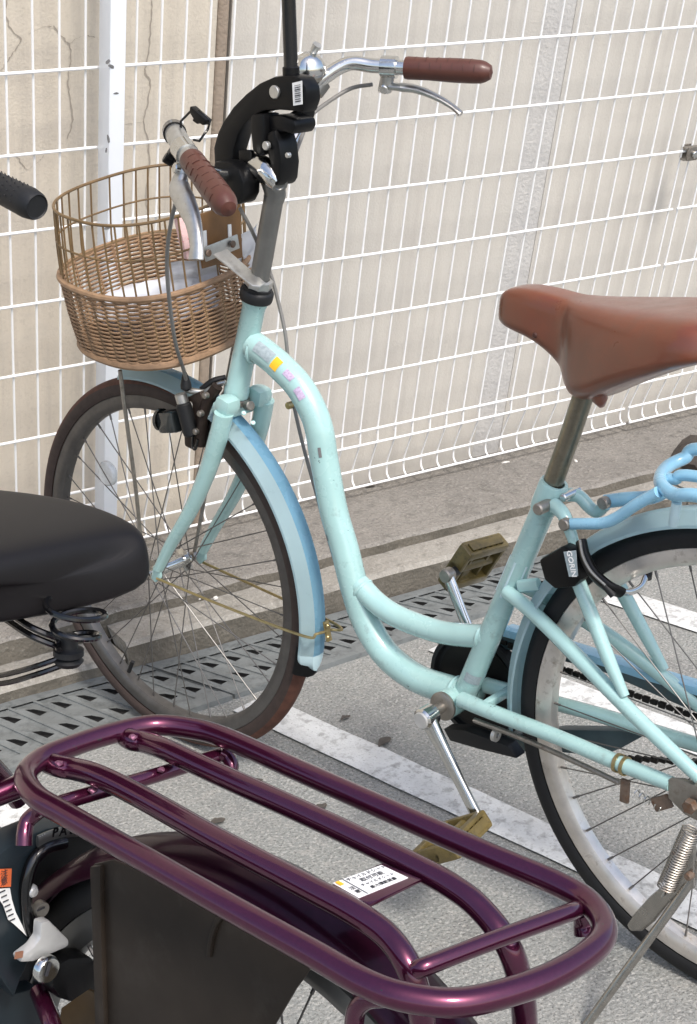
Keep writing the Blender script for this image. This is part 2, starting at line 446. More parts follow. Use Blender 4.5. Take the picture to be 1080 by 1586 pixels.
def slab(name, y0, y1, z, x0, x1, m, bev=0.006, nx=40, jag=0.003):
    bm = bmesh.new()
    prev = None
    for i in range(nx + 1):
        x = x0 + (x1 - x0) * i / nx
        j = random.uniform(-jag, jag); jz = random.uniform(-jag, jag) * 0.5
        ring = [bm.verts.new(p) for p in ((x, y0 + j, -0.02), (x, y0 + j, z - bev + jz), (x, y0 + bev + j, z + jz), (x, y1, z))]
        if prev:
            for k in range(3):
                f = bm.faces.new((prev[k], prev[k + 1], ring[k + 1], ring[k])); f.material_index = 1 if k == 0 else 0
        else: bm.faces.new(ring[::-1])
        prev = ring
    bm.faces.new(prev)
    o = finish(bm, name, [m, M_riser], smooth=False); return o  # front riser faces get a darker tone than the top
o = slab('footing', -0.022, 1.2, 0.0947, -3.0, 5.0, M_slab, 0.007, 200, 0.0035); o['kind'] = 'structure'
kerb = bpy.data.objects.new('kerb', None); COL.objects.link(kerb); kerb['kind'] = 'structure'
xs = [-2.55, -1.95, -1.35, -0.75, -0.155, 1.36, 1.76, 2.245, 2.845]
for a, b in zip(xs[:-1], xs[1:]):
    z = 0.068 + random.uniform(-.002, .002)
    if b < 0: z -= 0.028
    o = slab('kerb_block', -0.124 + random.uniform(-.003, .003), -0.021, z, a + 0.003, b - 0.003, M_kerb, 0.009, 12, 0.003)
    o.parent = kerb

# drain covers: cast plates with slanted ribs and scooped openings
def far_y(x): return -0.127 - 0.010 * x + (0.02 if x < 0 else 0) * min(1, -x / 0.3)
def near_y(x): return -0.338 + 0.045 * min(x, 0.6)
def drain_cover(x0, x1):
    bm = bmesh.new()
    NU, NV = 10, 2
    def P(u, v, z):
        x = x0 + (x1 - x0) * u
        yf, yn = far_y(x) - 0.002, near_y(x) + 0.002
        return Vector((x + 0.090 * (v - 0.5), yf + (yn - yf) * v, z))
    mV0, mV1, mU = 0.16, 0.86, 0.02
    zt = 0.010
    def quad(a, b, c, d): bm.faces.new((a, b, c, d))
    V = lambda u, v, z: bm.verts.new(P(u, v, z))
    # rims along both long edges, slightly raised, and the two short edges
    for (va, vb, zz) in ((0.0, mV0, zt + 0.001), (mV1, 1.0, zt + 0.001)):
        for k in range(NU):
            u0, u1 = k / NU, (k + 1) / NU
            quad(V(u0, va, zz), V(u1, va, zz), V(u1, vb, zz), V(u0, vb, zz))
    for k in range(NU):
        for j in range(NV):
            u0, u1 = k / NU, (k + 1) / NU
            v0 = mV0 + (mV1 - mV0) * j / NV; v1 = mV0 + (mV1 - mV0) * (j + 1) / NV
            du, dv = u1 - u0, v1 - v0
            zb = zt - 0.002
            c = [V(u0, v0, zb), V(u1, v0, zb), V(u1, v1, zb), V(u0, v1, zb)]
            q = lambda fu, fv, z: V(u0 + fu * du, v0 + fv * dv, zb + z)
            t = [q(.26, .34, .006), q(.58, .36, .003), q(.82, .58, 0), q(.48, .62, -.002)]      # leaf shaped opening with a raised lip
            m_ = [q(.08, .22, .001)]
            for i in range(4):
                bm.faces.new((c[i], c[(i + 1) % 4], t[(i + 1) % 4], t[i]))
            bm.verts.remove(m_[0])
            bb = [bm.verts.new(x.co + Vector((0, 0, -0.03))) for x in t]
            for i in range(4):
                f = bm.faces.new((t[i], t[(i + 1) % 4], bb[(i + 1) % 4], bb[i])); f.material_index = 1
            f = bm.faces.new(bb); f.material_index = 1
    for k in range(NU + 1):      # slanted ribs between the openings
        u = k / NU
        if u > .99: continue
        a = [P(u - .006 + .006, mV0, zt - .0022), P(u + .012, mV0, zt - .0022), P(u + .012, mV1, zt - .0022), P(u, mV1, zt - .0022)]
        prism(bm, a, (0, 0, 0.0032))
    # skirt
    for (u0, v0, u1, v1) in ((0, 0, 1, 0), (1, 0, 1, 1), (1, 1, 0, 1), (0, 1, 0, 0)):
        for k in range(8):
            a, b = k / 8, (k + 1) / 8
            p, q = (u0 + (u1 - u0) * a, v0 + (v1 - v0) * a), (u0 + (u1 - u0) * b, v0 + (v1 - v0) * b)
            quad(V(*p, zt + .001), V(*q, zt + .001), V(*q, -0.01), V(*p, -0.01))
    return finish(bm, 'drain_cover', [M_drain, M_pit], smooth=False)
covers = [(-1.62, 'drain cover far left along the kerb, half hidden by the black saddle'), (-1.105, 'drain cover under the spokes of the black saddle bicycle'),
          (-0.590, 'grey metal drain cover left of the mint bicycle front wheel, behind the purple rack'), (-0.075, 'grey metal drain cover right behind the mint bicycle front wheel'),
          (0.440, 'grey metal drain cover behind the curved mint frame and far pedal'), (0.955, 'grey metal drain cover beyond the far pedal, behind the seat tube')]
for x, lab in covers[2:]:
    tag(drain_cover(x + 0.003, x + 0.512), lab, 'drain cover', 'drain covers along the kerb')
# dark channel seen through the openings
o = sheet('drain_channel', -1.8, 1.6, -0.31, -0.17, 0.0035, M_pit); 

# ------------------------------------------------------------------ wall and fence (one common slant)
LEAN = 0.23018
Z1 = 1.15605
def framed(o):
    o.location = (0, 0, Z1); o.rotation_euler = (LEAN, 0, 0); return o
WO = 0.070
wall = framed(thing('wall', 'beige cracked stucco wall behind the white wire fence', 'wall'))
XJ = 0.222
def panel(name, x0, x1, y, m, v0=-1.25, v1=1.6):
    bm = bmesh.new()
    box(bm, ((x0 + x1) / 2, y + 0.05, (v0 + v1) / 2), (x1 - x0, 0.1, v1 - v0), None, 0, 0.001)
    return finish(bm, name, m, wall, smooth=False)
panel('wall_panel', -3.0, XJ - 0.014, WO - 0.004, M_wall)
panel('wall_panel', XJ + 0.020, 1.02, WO, M_wall2)
panel('wall_band', 1.0205, 1.105, WO + 0.001, M_wall3)  # slightly greyer vertical band in the wall colour
panel('wall_panel', 1.1055, 5.0, WO, M_wall2)
bm = bmesh.new(); lathe(bm, [(0.0135, -1.25), (0.0135, 1.6)], (XJ, WO + 0.004, 0), (0, 0, 1), 20)
box(bm, (XJ + 0.018, WO + 0.03, 0.175), (0.006, 0.02, 2.85))
finish(bm, 'joint_strip', M_joint, wall)
def crack(pts, w=0.0016):
    P = smoothpath([(p[0], WO - 0.0052, p[1]) for p in pts], 5)
    bm = bmesh.new(); prev = None
    for i, p in enumerate(P):
        j = Vector((random.uniform(-.0016, .0016), 0, random.uniform(-.0016, .0016)))
        ww = w * random.uniform(0.45, 1.1)
        a, b = bm.verts.new(p + j + Vector((-ww, 0, -ww * .4))), bm.verts.new(p + j + Vector((ww, 0, ww * .4)))
        if prev: bm.faces.new((prev[0], prev[1], b, a))
        prev = (a, b)
    finish(bm, 'crack', M_crack, wall, smooth=False)
crack(((0.07, 0.099), (0.07, 0.069), (0.067, 0.028), (0.063, -0.015), (0.059, -0.035), (0.071, -0.056), (0.065, -0.102), (0.059, -0.133), (0.069, -0.166), (0.073, -0.212), (0.069, -0.279), (0.076, -0.334)))
crack(((-0.213, 0.11), (-0.213, 0.082), (-0.204, 0.059), (-0.186, 0.041), (-0.196, 0.025), (-0.209, 0.006), (-0.222, -0.009), (-0.242, -0.023)))
crack(((-0.17, 0.048), (-0.153, 0.057), (-0.123, 0.06), (-0.112, 0.043), (-0.094, 0.025), (-0.091, 0.001), (-0.096, -0.035), (-0.094, -0.071), (-0.088, -0.115), (-0.099, -0.151)))
crack(((-0.094, 0.027), (-0.076, 0.038), (-0.059, 0.04), (-0.044, 0.037)), 0.0012)
crack(((0.007, -0.134), (0.035, -0.133), (0.061, -0.132)), 0.001)
crack(((-0.2, -0.173), (-0.187, -0.195), (-0.177, -0.203), (-0.156, -0.19), (-0.146, -0.18)), 0.001)

def wire_mesh(name, pts, r, seg=8, n=4):
    bm = bmesh.new(); tube(bm, smoothpath(pts, n), r, seg); 
    o = finish(bm, name, M_white); me = o.data; bpy.data.objects.remove(o); return me
VTOP = 0.62
vert_me = wire_mesh('upright_wire', [(0, .0045, VTOP), (0, .0045, .2), (0, .0045, -.4), (0, .0045, -.885), (0, .003, -.902), (0, -.001, -.932), (0, .0, -.942), (0, .016, -1.012), (0, .016, -1.030), (0, .012, -1.048), (0, .002, -1.056), (0, -.004, -1.057)], 0.0025)
rows = [(0.60, 0), (0.45, 0), (0.30, 0), (0.15, 0)] + [(-0.15 * k, 0) for k in range(6)] + [(-0.902, -.001), (-0.938, -.006), (-1.019, .011), (-1.057, -.004)]
def fence_panel(x0, n, label):
    f = framed(thing('wire_fence', label, 'fence', 'white wire fence panels'))
    w = 0.05 * (n - 1)
    bm = bmesh.new(); tube(bm, [(-0.008, 0, 0), (w * .33, 0, 0.001), (w * .66, 0, -0.001), (w + 0.008, 0, 0)], 0.0031, 8)
    o0 = finish(bm, 'row_wire', M_white, f); o0.location = (x0, rows[0][1], rows[0][0])
    for v, y in rows[1:]:
        o = o0.copy(); COL.objects.link(o); o.parent = f; o.location = (x0, y, v); o.rotation_euler = (0, random.uniform(-.0006, .0006), 0)
    for k in range(n):
        o = bpy.data.objects.new('upright_wire', vert_me); COL.objects.link(o); o.parent = f
        o.location = (x0 + 0.05 * k, 0, 0); o.rotation_euler = (0, random.uniform(-.0012, .0012), 0)
    return f
XE = 1.462
NA = 45
fence_panel(XE - 0.05 * (NA - 1), NA, 'white welded wire fence panel behind the mint bicycle, left of the clamp')
fence_panel(XE + 0.030, 26, 'white welded wire fence panel at the right edge, beyond the clamp')
post = framed(thing('fence_post', 'white square steel fence post with chipped paint behind the basket', 'post'))
XP = -0.068
BX('post_tube', (XP + 0.0155, -0.033, -0.3), (0.031, 0.050, 2.2), M_post, post, bev=0.003)
for (x, v, sx, sv, a) in ((-0.072, 0.029, 0.006, 0.0035, 0.6), (-0.065, 0.02, 0.007, 0.004, -0.3), (-0.055, -0.029, 0.006, 0.0025, 0), (-0.069, -0.113, 0.0025, 0.01, 0.2), (-0.073, -0.133, 0.002, 0.006, 0), (-0.069, -0.286, 0.008, 0.004, 0.2)):
    bm = bmesh.new()
    pts = []
    for k in range(9):
        t = 2 * math.pi * k / 9; rr = random.uniform(.6, 1.1)
        px, pz = math.cos(t) * sx * rr, math.sin(t) * sv * rr
        pts.append((x + px * math.cos(a) - pz * math.sin(a), -0.0584, v + px * math.sin(a) + pz * math.cos(a)))
    prism(bm, pts, (0, 0.0006, 0)); finish(bm, 'paint_chip', M_chip, post, smooth=False)
# clamp joining the two panels
cl = framed(thing('fence_clamp', 'small dark steel clamp with bright bolt joining two fence panels', 'clamp'))
cx, cv = (1.484, -0.305)
BX('clamp_plate', (cx, -0.010, cv), (0.034, 0.006, 0.034), M_steel, cl, bev=0.002)
BX('clamp_plate', (cx, 0.012, cv), (0.034, 0.005, 0.034), M_steel, cl, bev=0.002)
L('bolt', cyl(0.009, 0, 0.008), (cx + .002, -0.013, cv), (0, -1, 0), M_chrome, cl, 12)
for dz in (-0.014, 0.014): BX('jaw', (cx, -0.004, cv + dz), (0.050, 0.012, 0.005), M_steel, cl, bev=0.001)

# small litter
def pebble(name, c, s, m, label, cat, group):
    bm = bmesh.new(); bmesh.ops.create_icosphere(bm, subdivisions=2, radius=1)
    for v in bm.verts:
        v.co = Vector((v.co.x * s[0], v.co.y * s[1], v.co.z * s[2])) * random.uniform(.82, 1.12)
    o = finish(bm, name, m); o.location = c; o.rotation_euler = (0, 0, random.uniform(0, 3)); return tag(o, label, cat, group)
Z_S = 0.097
for q, s, lab in ((((1.067, 0.238, 0.097)), (.012, .004, .003), 'pale twig chip on the footing, left of the seat post'), (((1.22, 0.142, 0.097)), (.010, .004, .003), 'pale twig chip on the footing, right of the seat post')):
    pebble('twig_chip', q, s, M_pebble, lab, 'twig', 'pale chips on the concrete')
pebble('stone_chip', (0.727, -0.001, 0.07), (.006, .005, .004), M_pebble, 'tiny white stone chip on the kerb behind the far pedal', 'stone', 'pale chips on the concrete')
pebble('paper_scrap', (0.056, -0.012, 0.072), (.015, .007, .004), M_pebble, 'white scrap on the kerb seen through the front wheel', 'scrap', None)
pebble('paper_scrap', (0.089, -0.038, 0.072), (.006, .005, .004), M_pebble, 'small white scrap on the kerb, right of the larger scrap', 'scrap', None)
pebble('dark_stone', (1.499, -0.019, 0.1), (.085, .070, .050), M_stone, 'dark wet lump of stone on the footing above the blue rear rack', 'stone', None)
def leaf(c, l, w, a, label):
    bm = bmesh.new(); n = 7; rows_ = []
    for i in range(n):
        t = i / (n - 1); ww = w * math.sin(math.pi * min(.97, max(.03, t))) ** .8
        x = (t - .5) * l; z = 0.001 + 0.0022 * math.sin(t * 5)
        rows_.append([bm.verts.new((x, -ww, z + .0015)), bm.verts.new((x, 0, z)), bm.verts.new((x, ww, z + .0015 + random.uniform(0, .002)))])
    for i in range(n - 1):
        for k in range(2): bm.faces.new((rows_[i][k], rows_[i][k + 1], rows_[i + 1][k + 1], rows_[i + 1][k]))
    o = finish(bm, 'dead_leaf', M_leaf); o.location = c; o.rotation_euler = (0, 0, a); tag(o, label, 'leaf', 'dead leaves on the asphalt')
for q, l, w, a, lab in (((0.107, -0.528, 0), .030, .007, .3, 'small dead leaf on the asphalt above the bay line'), ((0.119, -0.643, 0), .048, .012, .5, 'larger dead leaf on the asphalt beside the bay line'),
                        ((-0.254, -0.708, 0), .035, .010, .2, 'dead leaf on the asphalt seen between the purple rack tubes'), ((0.882, 0.512, 0), .0, .0, 0, '') if False else ((-0.14, -0.633, 0), .03, .008, .1, 'dead leaf on the asphalt near the far rail of the purple rack'),
                        ((-0.089, -0.766, 0), .034, .010, .4, 'curled dead leaf on the asphalt under the middle of the purple rack'), ((0.112, -0.327, 0), .02, .006, .4, 'tiny dead leaf on the asphalt beside the front tyre')):
    leaf((q[0], q[1], 0.0035), l * .9, w * .8, a, lab)
leaf((0.688, 0.29, 0.095), .030, .008, .1, 'small dead leaf on the footing below the fence edge')

# ------------------------------------------------------------------ the mint bicycle
# local axes: x forward, y to the rider's left, z up; origin on the ground under the rear hub
def place(o, h, n, u, t):
    M = Matrix((Vector(h), Vector(n), Vector(u))).transposed().to_4x4(); M.translation = Vector(t); o.matrix_world = M
bike = thing('bicycle', 'mint green step-through bicycle with wicker basket and brown saddle, parked at the fence', 'bicycle')
place(bike, (-0.28755, 0.95777, 0), (-0.95771, -0.28753, 0.01078), (0.01032, 0.0031, 0.99994), (0.1386, -1.46144, 0))
RT, WB = 0.341, 1.1013
HR, HF = Vector((0, 0, RT)), Vector((WB, 0, RT))
Y = Vector((0, 1, 0))

def make_wheel(name, c, rim_m, tyre_ms, hubw, parent, flange, phase=0.0, nsp=36, valve=-2.0):
    bm = bmesh.new()
    prof = [(.3105, .0135), (.3115, .0125), (.3060, .0118), (.2945, .0122), (.2895, .0085), (.2885, 0), (.2895, -.0085), (.2945, -.0122), (.3060, -.0118), (.3115, -.0125), (.3105, -.0135), (.300, -.0142), (.2925, -.0135), (.2868, -.009), (.2855, 0), (.2868, .009), (.2925, .0135), (.300, .0142)]
    lathe(bm, prof, c, Y, 96, closedprof=True)
    wheel = finish(bm, name, rim_m, parent)
    # tyre
    bm = bmesh.new(); rc, rs = .3228, .0185
    prof = []; mi = []
    n = 20
    for k in range(n + 1):
        a = R(-128) + R(256) * k / n
        q = 1.0 + (0.018 if abs(a) < 0.75 else 0)
        prof.append((rc + rs * math.cos(a) * q, rs * math.sin(a)))
        mi.append(0 if abs(a + R(6)) < 1.0 else 1)
    lathe(bm, prof, c, Y, 120, mi=mi)
    finish(bm, 'tyre', tyre_ms, wheel)
    # hub
    bm = bmesh.new()
    f = flange
    prof = [(0, -hubw), (.005, -hubw), (.005, -hubw * .82), (.010, -hubw * .82), (.010, -.036), (f, -.036), (f, -.0325), (.012, -.031), (.0105, 0), (.012, .031), (f, .0325), (f, .036), (.010, .036), (.010, hubw * .82), (.005, hubw * .82), (.005, hubw), (0, hubw)]
    lathe(bm, prof, c, Y, 24); finish(bm, 'hub', M_chrome, wheel)
    # spokes: four meshes shared by nine turns each
    base = []
    for q in range(4):
        side = 1 if q % 2 == 0 else -1
        lead = 1 if q < 2 else -1
        th = phase + 2 * math.pi * q / nsp
        hb = th + lead * R(72)
        p0 = Vector((math.cos(hb) * (f - .004), side * .0345, math.sin(hb) * (f - .004)))
        p1 = Vector((math.cos(th) * .2875, side * .002, math.sin(th) * .2875))
        bm = bmesh.new(); tube(bm, [p0, p0.lerp(p1, .5), p1], .00105, 6)
        d = (p0 - p1).normalized(); tube(bm, [p1, p1 + d * .012], .0019, 6)
        base.append(finish(bm, 'spoke', M_spoke, wheel, loc=c))
    for k in range(1, nsp // 4):
        for b in base:
            o = b.copy(); COL.objects.link(o); o.parent = wheel; o.location = c
            o.rotation_euler = (0, -2 * math.pi * k * 4 / nsp, 0)
    a = valve; d = Vector((math.cos(a), 0, math.sin(a))); p = Vector(c) + d * .287
    T('valve', [p, p - d * .03], .004, M_blackm, wheel, smooth=False, seg=8)
    return wheel
fw = make_wheel('front_wheel', HF, M_rimF, [M_tyreF, M_tyreFs], .050, bike, .021, .05, valve=R(-62))
rw = make_wheel('rear_wheel', HR, M_rimR, [M_tyreR, M_tyreR], .062, bike, .030, .02, valve=R(140))
# clear spoke reflector
bm = bmesh.new(); rp = Vector((1.253, 0, 0.48))
lathe(bm, [(0, -.006), (.020, -.006), (.023, -.003), (.023, .003), (.020, .006), (0, .006)], rp, Y, 20); finish(bm, 'spoke_reflector', M_refl, fw)

# frame
frame = T('frame', ((0.87, 0, 0.778), (0.842, 0, 0.767), (0.809, 0, 0.751), (0.768, 0, 0.723), (0.736, 0, 0.676), (0.723, 0, 0.616), (0.706, 0, 0.54), (0.684, 0, 0.48), (0.665, 0, 0.42), (0.642, 0, 0.368), (0.601, 0, 0.324), (0.541, 0, 0.303), (0.478, 0, 0.304), (0.453, 0, 0.307)), 0.0225, M_mintd, bike, 8, 20)
T('lower_tube', ((0.656, 0, 0.428), (0.618, 0, 0.406), (0.572, 0, 0.395), (0.503, 0, 0.394), (0.449, 0, 0.403), (0.407, 0, 0.414)), 0.0178, M_mint, frame, 8, 16)
ST0, ST1 = Vector((0.445, 0, 0.31)), Vector((0.302, 0, 0.672))
T('seat_tube', [ST0, ST0.lerp(ST1, .5), ST1], [.0180, .0172, .0172], M_mintd, frame, 4, 20)
sdir = (ST1 - ST0).normalized()
L('seat_lug', [(.0150, -.042), (.0195, -.040), (.0205, -.030), (.0205, .002), (.0190, .005), (.0145, .005)], ST1, sdir, M_mint, frame)
HT0, HT1 = Vector((0.913, 0, 0.688)), Vector((0.859, 0, 0.855))
hdir = (HT1 - HT0).normalized()
L('head_tube', [(.0185, 0), (.0205, .001), (.0205, .012), (.0188, .016), (.0188, (HT1 - HT0).length - .016), (.0205, (HT1 - HT0).length - .012), (.0205, (HT1 - HT0).length), (.017, (HT1 - HT0).length)], HT0, hdir, M_mint, frame)
for pos, prof in ((HT0, [(.015, -.012), (.021, -.012), (.0235, -.009), (.0235, -.003), (.021, 0)]),):
    L('lower_headset_cup', prof, pos, hdir, M_steel, frame)
BB = Vector((0.458, 0.036, 0.298)); BB.y = 0
L('bottom_bracket_shell', [(.016, -.036), (.0225, -.036), (.0225, .036), (.016, .036)], BB, Y, M_mint, frame)
L('bottom_bracket_cup', [(.008, .034), (.0195, .034), (.0225, .037), (.0225, .041), (.0185, .043), (.008, .043)], BB, Y, M_steel, frame)
L('bottom_bracket_cup', [(.008, -.034), (.0195, -.034), (.0225, -.037), (.0225, -.041), (.0185, -.043), (.008, -.043)], BB, Y, M_steel, frame)
cs = ((0.43, 0.03, 0.315), (0.367, 0.036, 0.317), (0.255, 0.045, 0.323), (0.146, 0.053, 0.324), (0.064, 0.058, 0.326))
ss = ((0.364, 0.016, 0.504), (0.307, 0.026, 0.487), (0.22, 0.042, 0.45), (0.13, 0.053, 0.405), (0.047, 0.059, 0.364), (0.023, 0.06, 0.351))
br = ((0.237, 0.036, 0.567), (0.209, 0.041, 0.523), (0.176, 0.047, 0.471), (0.145, 0.051, 0.425))
mir = lambda P: [(p[0], -p[1], p[2]) for p in P]
for P_, nm, r in ((cs, 'chain_stay', [.0125, .0118, .0112, .0112, .0105]), (ss, 'seat_stay', [.0105, .0110, .0110, .0105, .0098, .009]), (br, 'stay_brace', [.0102, .0102, .0095, .0070])):
    T(nm, P_, r, M_mint if nm != 'chain_stay' else M_mintd, frame, 6, 14)
    T(nm, mir(P_), r, M_mint, frame, 6, 14)
BX('stay_bridge', (0.385, 0, 0.322), (.012, .075, .012), M_mint, frame)
T('mudguard_tab', ((0.345, 0.012, 0.515), (0.312, 0.012, 0.527)), .006, M_mint, frame, smooth=False, seg=8, flat=1.6)
for p_, r_, ax_ in ((HT0.lerp(HT1, .52) + Vector((-.022, 0, -.004)), .0228, Vector((1, 0, .15))), (Vector((0.416, 0, 0.412)), .0182, Vector((1, 0, .05))), (Vector((0.464, 0, 0.306)), .0228, Vector((1, 0, 0))), (Vector((0.648, 0, 0.422)), .0184, Vector((1, 0, .6)))):
    L('weld_bead', [(r_ - .002, -.0035), (r_ + .0006, -.0025), (r_ + .0016, 0), (r_ + .0006, .0025), (r_ - .002, .0035)], p_, ax_, M_mint, frame, 28)
# label stickers that follow the tube
def tube_patch(name, path, r, t0, t1, a0, a1, m, parent, lift=.0006):
    P_ = smoothpath(path, 12); N = len(P_); i0, i1 = int(t0 * (N - 1)), max(int(t1 * (N - 1)), int(t0 * (N - 1)) + 1)
    bm = bmesh.new(); prev = None
    for i in range(i0, i1 + 1):
        tt = (P_[min(i + 1, N - 1)] - P_[max(i - 1, 0)]).normalized()
        nn = Vector((0, 1, 0)); bb = tt.cross(nn).normalized()
        ring = [bm.verts.new(P_[i] + (nn * math.cos(a) + bb * math.sin(a)) * (r + lift)) for a in [a0 + (a1 - a0) * k / 6 for k in range(7)]]
        if prev:
            for k in range(6): bm.faces.new((prev[k], prev[k + 1], ring[k + 1], ring[k]))
        prev = ring
    return finish(bm, name, m, parent)
FP = ((0.87, 0, 0.778), (0.842, 0, 0.767), (0.809, 0, 0.751), (0.768, 0, 0.723), (0.736, 0, 0.676), (0.723, 0, 0.616), (0.706, 0, 0.54), (0.684, 0, 0.48), (0.665, 0, 0.42), (0.642, 0, 0.368), (0.601, 0, 0.324), (0.541, 0, 0.303), (0.478, 0, 0.304), (0.453, 0, 0.307))
tube_patch('info_label', FP, .0227, .055, .135, R(-62), R(-15), M_greyl, frame)
tube_patch('yellow_label', FP, .0227, .142, .168, R(-58), R(-8), M_yell, frame)
tube_patch('lilac_sticker', FP, .0227, .192, .215, R(-52), R(-24), M_lilac, frame)
tube_patch('lilac_sticker', FP, .0227, .232, .260, R(-44), R(-14), M_lilac, frame)
tube_patch('blue_band', [ST0, ST0.lerp(ST1, .5), ST1], .0174, .50, .69, R(-180), R(180), M_fender, frame)
tube_patch('chip', FP, .0226, .355, .375, R(-38), R(-26), M_chip, frame)
tube_patch('chip', FP, .0226, .505, .517, R(20), R(30), M_chip, frame)
tube_patch('silver_label', [ST0, ST0.lerp(ST1, .5), ST1], .0182, .10, .16, R(-10), R(70), M_greyl, frame)

# dropout and rear axle hardware, near side
do_ = (0.031, 0.063, 0.321)
PR('dropout', ((0.065, 0.058, 0.336), (0.045, 0.058, 0.343), (0.018, 0.058, 0.342), (0.003, 0.058, 0.333), (0.003, 0.058, 0.31), (0.018, 0.058, 0.292), (0.037, 0.058, 0.294), (0.051, 0.058, 0.302), (0.063, 0.058, 0.309)), (0, .008, 0), M_steel, bike, .001)
L('axle_nut', cyl(.010, 0, .012), (0.027, 0.068, 0.315), Y, M_rust, bike, 6)
for px in ((1,),):
    for q in ((0.148, 0.053, 0.324), (0.137, 0.053, 0.323)):
        L('chain_stay_clip', [(.0118, -.0025), (.0135, -.0025), (.0135, .0025), (.0118, .0025)], q, (Vector(cs[3]) - Vector(cs[4])), M_brass, bike, 20)
BX('clip_tab', (0.134, 0.055, 0.287), (.014, .006, .036), M_rust, bike)
T('brake_spring', [Vector((0.116, 0.058, 0.293)) + Vector((-.002 * k, .004 * math.cos(k * 1.6), -.00045 * k + .005 * math.sin(k * 1.6))) for k in range(22)], .0011, M_alloy, bike, 2, 5)
BX('brake_arm', (0.076, 0.058, 0.293), (.030, .006, .020), M_rust, bike, Matrix.Rotation(R(35), 3, 'Y'))
T('brake_rod', ((0.406, 0.03, 0.289), (0.327, 0.035, 0.293), (0.232, 0.045, 0.296), (0.145, 0.052, 0.294)), .0040, M_steel, bike)
L('rod_guide', [(.004, -.003), (.010, -.003), (.010, .003), (.004, .003)], (0.367, 0.03, 0.278), (1, 0, 0), M_alloy, bike, 16)
PR('under_guard', ((0.478, -0.012, 0.241), (0.437, -0.012, 0.253), (0.359, -0.012, 0.255), (0.342, -0.012, 0.24), (0.406, -0.012, 0.231), (0.465, -0.012, 0.225)), (0, .024, 0), M_blackm, bike)

# mudguards
def mudguard(name, c, a0, a1, mats, r=.362, mi=(0, 0, 1, 1, 0, 0), seg=64):
    bm = bmesh.new()
    prof = [(r - .021, -.0285), (r - .017, -.0280), (r - .001, -.0125), (r + .0012, 0), (r - .001, .0125), (r - .017, .0280), (r - .021, .0285)]
    lathe(bm, prof, c, (0, -1, 0), seg, R(a0), R(a1), ref=(1, 0, 0), mi=list(mi))
    bmesh.ops.solidify(bm, geom=bm.faces[:], thickness=.0010)
    return finish(bm, name, mats, bike, ang=25)
fm = mudguard('front_mudguard', HF, 78, 190, [M_fender, M_blue])
# rounded lower end with a black flap
def arc_pt(c, r, a, y): return Vector((c[0] + r * math.cos(R(a)), y, c[2] + r * math.sin(R(a))))
bm = bmesh.new(); rows_ = []
for k in range(6):
    t = k / 5; a = 190 + 5.2 * math.sin(t * math.pi / 2); w = math.cos(t * math.pi / 2) * .97 + .03
    rows_.append([bm.verts.new(arc_pt(HF, rr, a, yy * w)) for rr, yy in ((.341, -.0285), (.345, -.0280), (.361, -.0125), (.3632, 0), (.361, .0125), (.345, .0280), (.341, .0285))])
for k in range(5):
    for i in range(6):
        f = bm.faces.new((rows_[k][i], rows_[k][i + 1], rows_[k + 1][i + 1], rows_[k + 1][i])); f.material_index = 0
finish(bm, 'mudguard_tip', [M_fender, M_blue], fm, ang=25)
bm = bmesh.new(); lathe(bm, [(.334, -.026), (.340, -.0255), (.356, -.011), (.358, 0), (.356, .011), (.340, .0255), (.334, .026)], HF, (0, -1, 0), 8, R(188), R(197.2), ref=(1, 0, 0))
bmesh.ops.solidify(bm, geom=bm.faces[:], thickness=.002); finish(bm, 'mudguard_flap', M_blackm, fm)
fe_near, fe_far = Vector((1.071, 0.056, 0.343)), Vector((WB - .012, -.056, RT - .004))
ms = Vector((0.746, 0.034, 0.324))
T('mudguard_stay', [fe_near, fe_near.lerp(ms, .5) + Vector((0, .004, 0)), ms, Vector((0.725, 0.026, 0.331)) , Vector((0.724, 0, 0.329)), (ms.x, -.034, ms.z), fe_far], .0024, M_brass, fm, 8, 8)
sc = Vector((0.723, 0.002, 0.328))
BX('stay_clip', sc, (.005, .010, .034), M_brass, fm, Matrix.Rotation(R(12), 3, 'Y'), .001)
for dz in (-.010, .010): L('clip_screw', cyl(.0045, 0, .005), sc + Vector((-.002, .002, dz)), (-1, .2, .1), M_brass, fm, 10)
for px in ((0.874, 0.022, 0.67), (0.858, 0.018, 0.656)): L('rivet', cyl(.004, 0, .002), px, (-.6, .5, .6), M_mint, fm, 10)
rm = mudguard('rear_mudguard', HR, -9, 205, [M_fender, M_blue], mi=(0, 0, 0, 0, 0, 0), seg=96)

# fork
bl_ = ((0.894, 0.046, 0.672), (0.909, 0.048, 0.627), (0.938, 0.05, 0.561), (0.979, 0.051, 0.49), (1.032, 0.052, 0.417), (1.069, 0.052, 0.361))
fork = T('fork', [HT0 - hdir * .03, HT0 - hdir * .016, HT0 - hdir * .005], .016, M_mint, bike, 2, 16)
fc_ = Vector((0.903, 0.03, 0.686))
for s in (1, -1):
    P_ = bl_ if s > 0 else mir(bl_)
    T('fork_blade', P_, [.0150, .0150, .0138, .0122, .0105, .0090], M_mint, fork, 6, 16, flat=1.15)
    p = Vector(P_[0]); bm = bmesh.new()
    box(bm, (p.x + .002, s * .036, p.z + .010), (.033, .034, .032), Matrix.Rotation(R(-14), 3, 'Y'), 0, .012); finish(bm, 'fork_shoulder', M_mint, fork)
    e = Vector(P_[-1]); PR('fork_end', [(e.x - .008, s * .050, e.z + .008), (e.x + .010, s * .050, e.z + .004), (e.x + .018, s * .050, e.z - .022), (e.x + .008, s * .050, e.z - .028), (e.x - .006, s * .050, e.z - .016)], (0, s * .006, 0), M_mint, fork)
    L('axle_nut', cyl(.0085, 0, .010), (WB, s * .054, RT), (0, s, 0), M_steel, fork, 6)
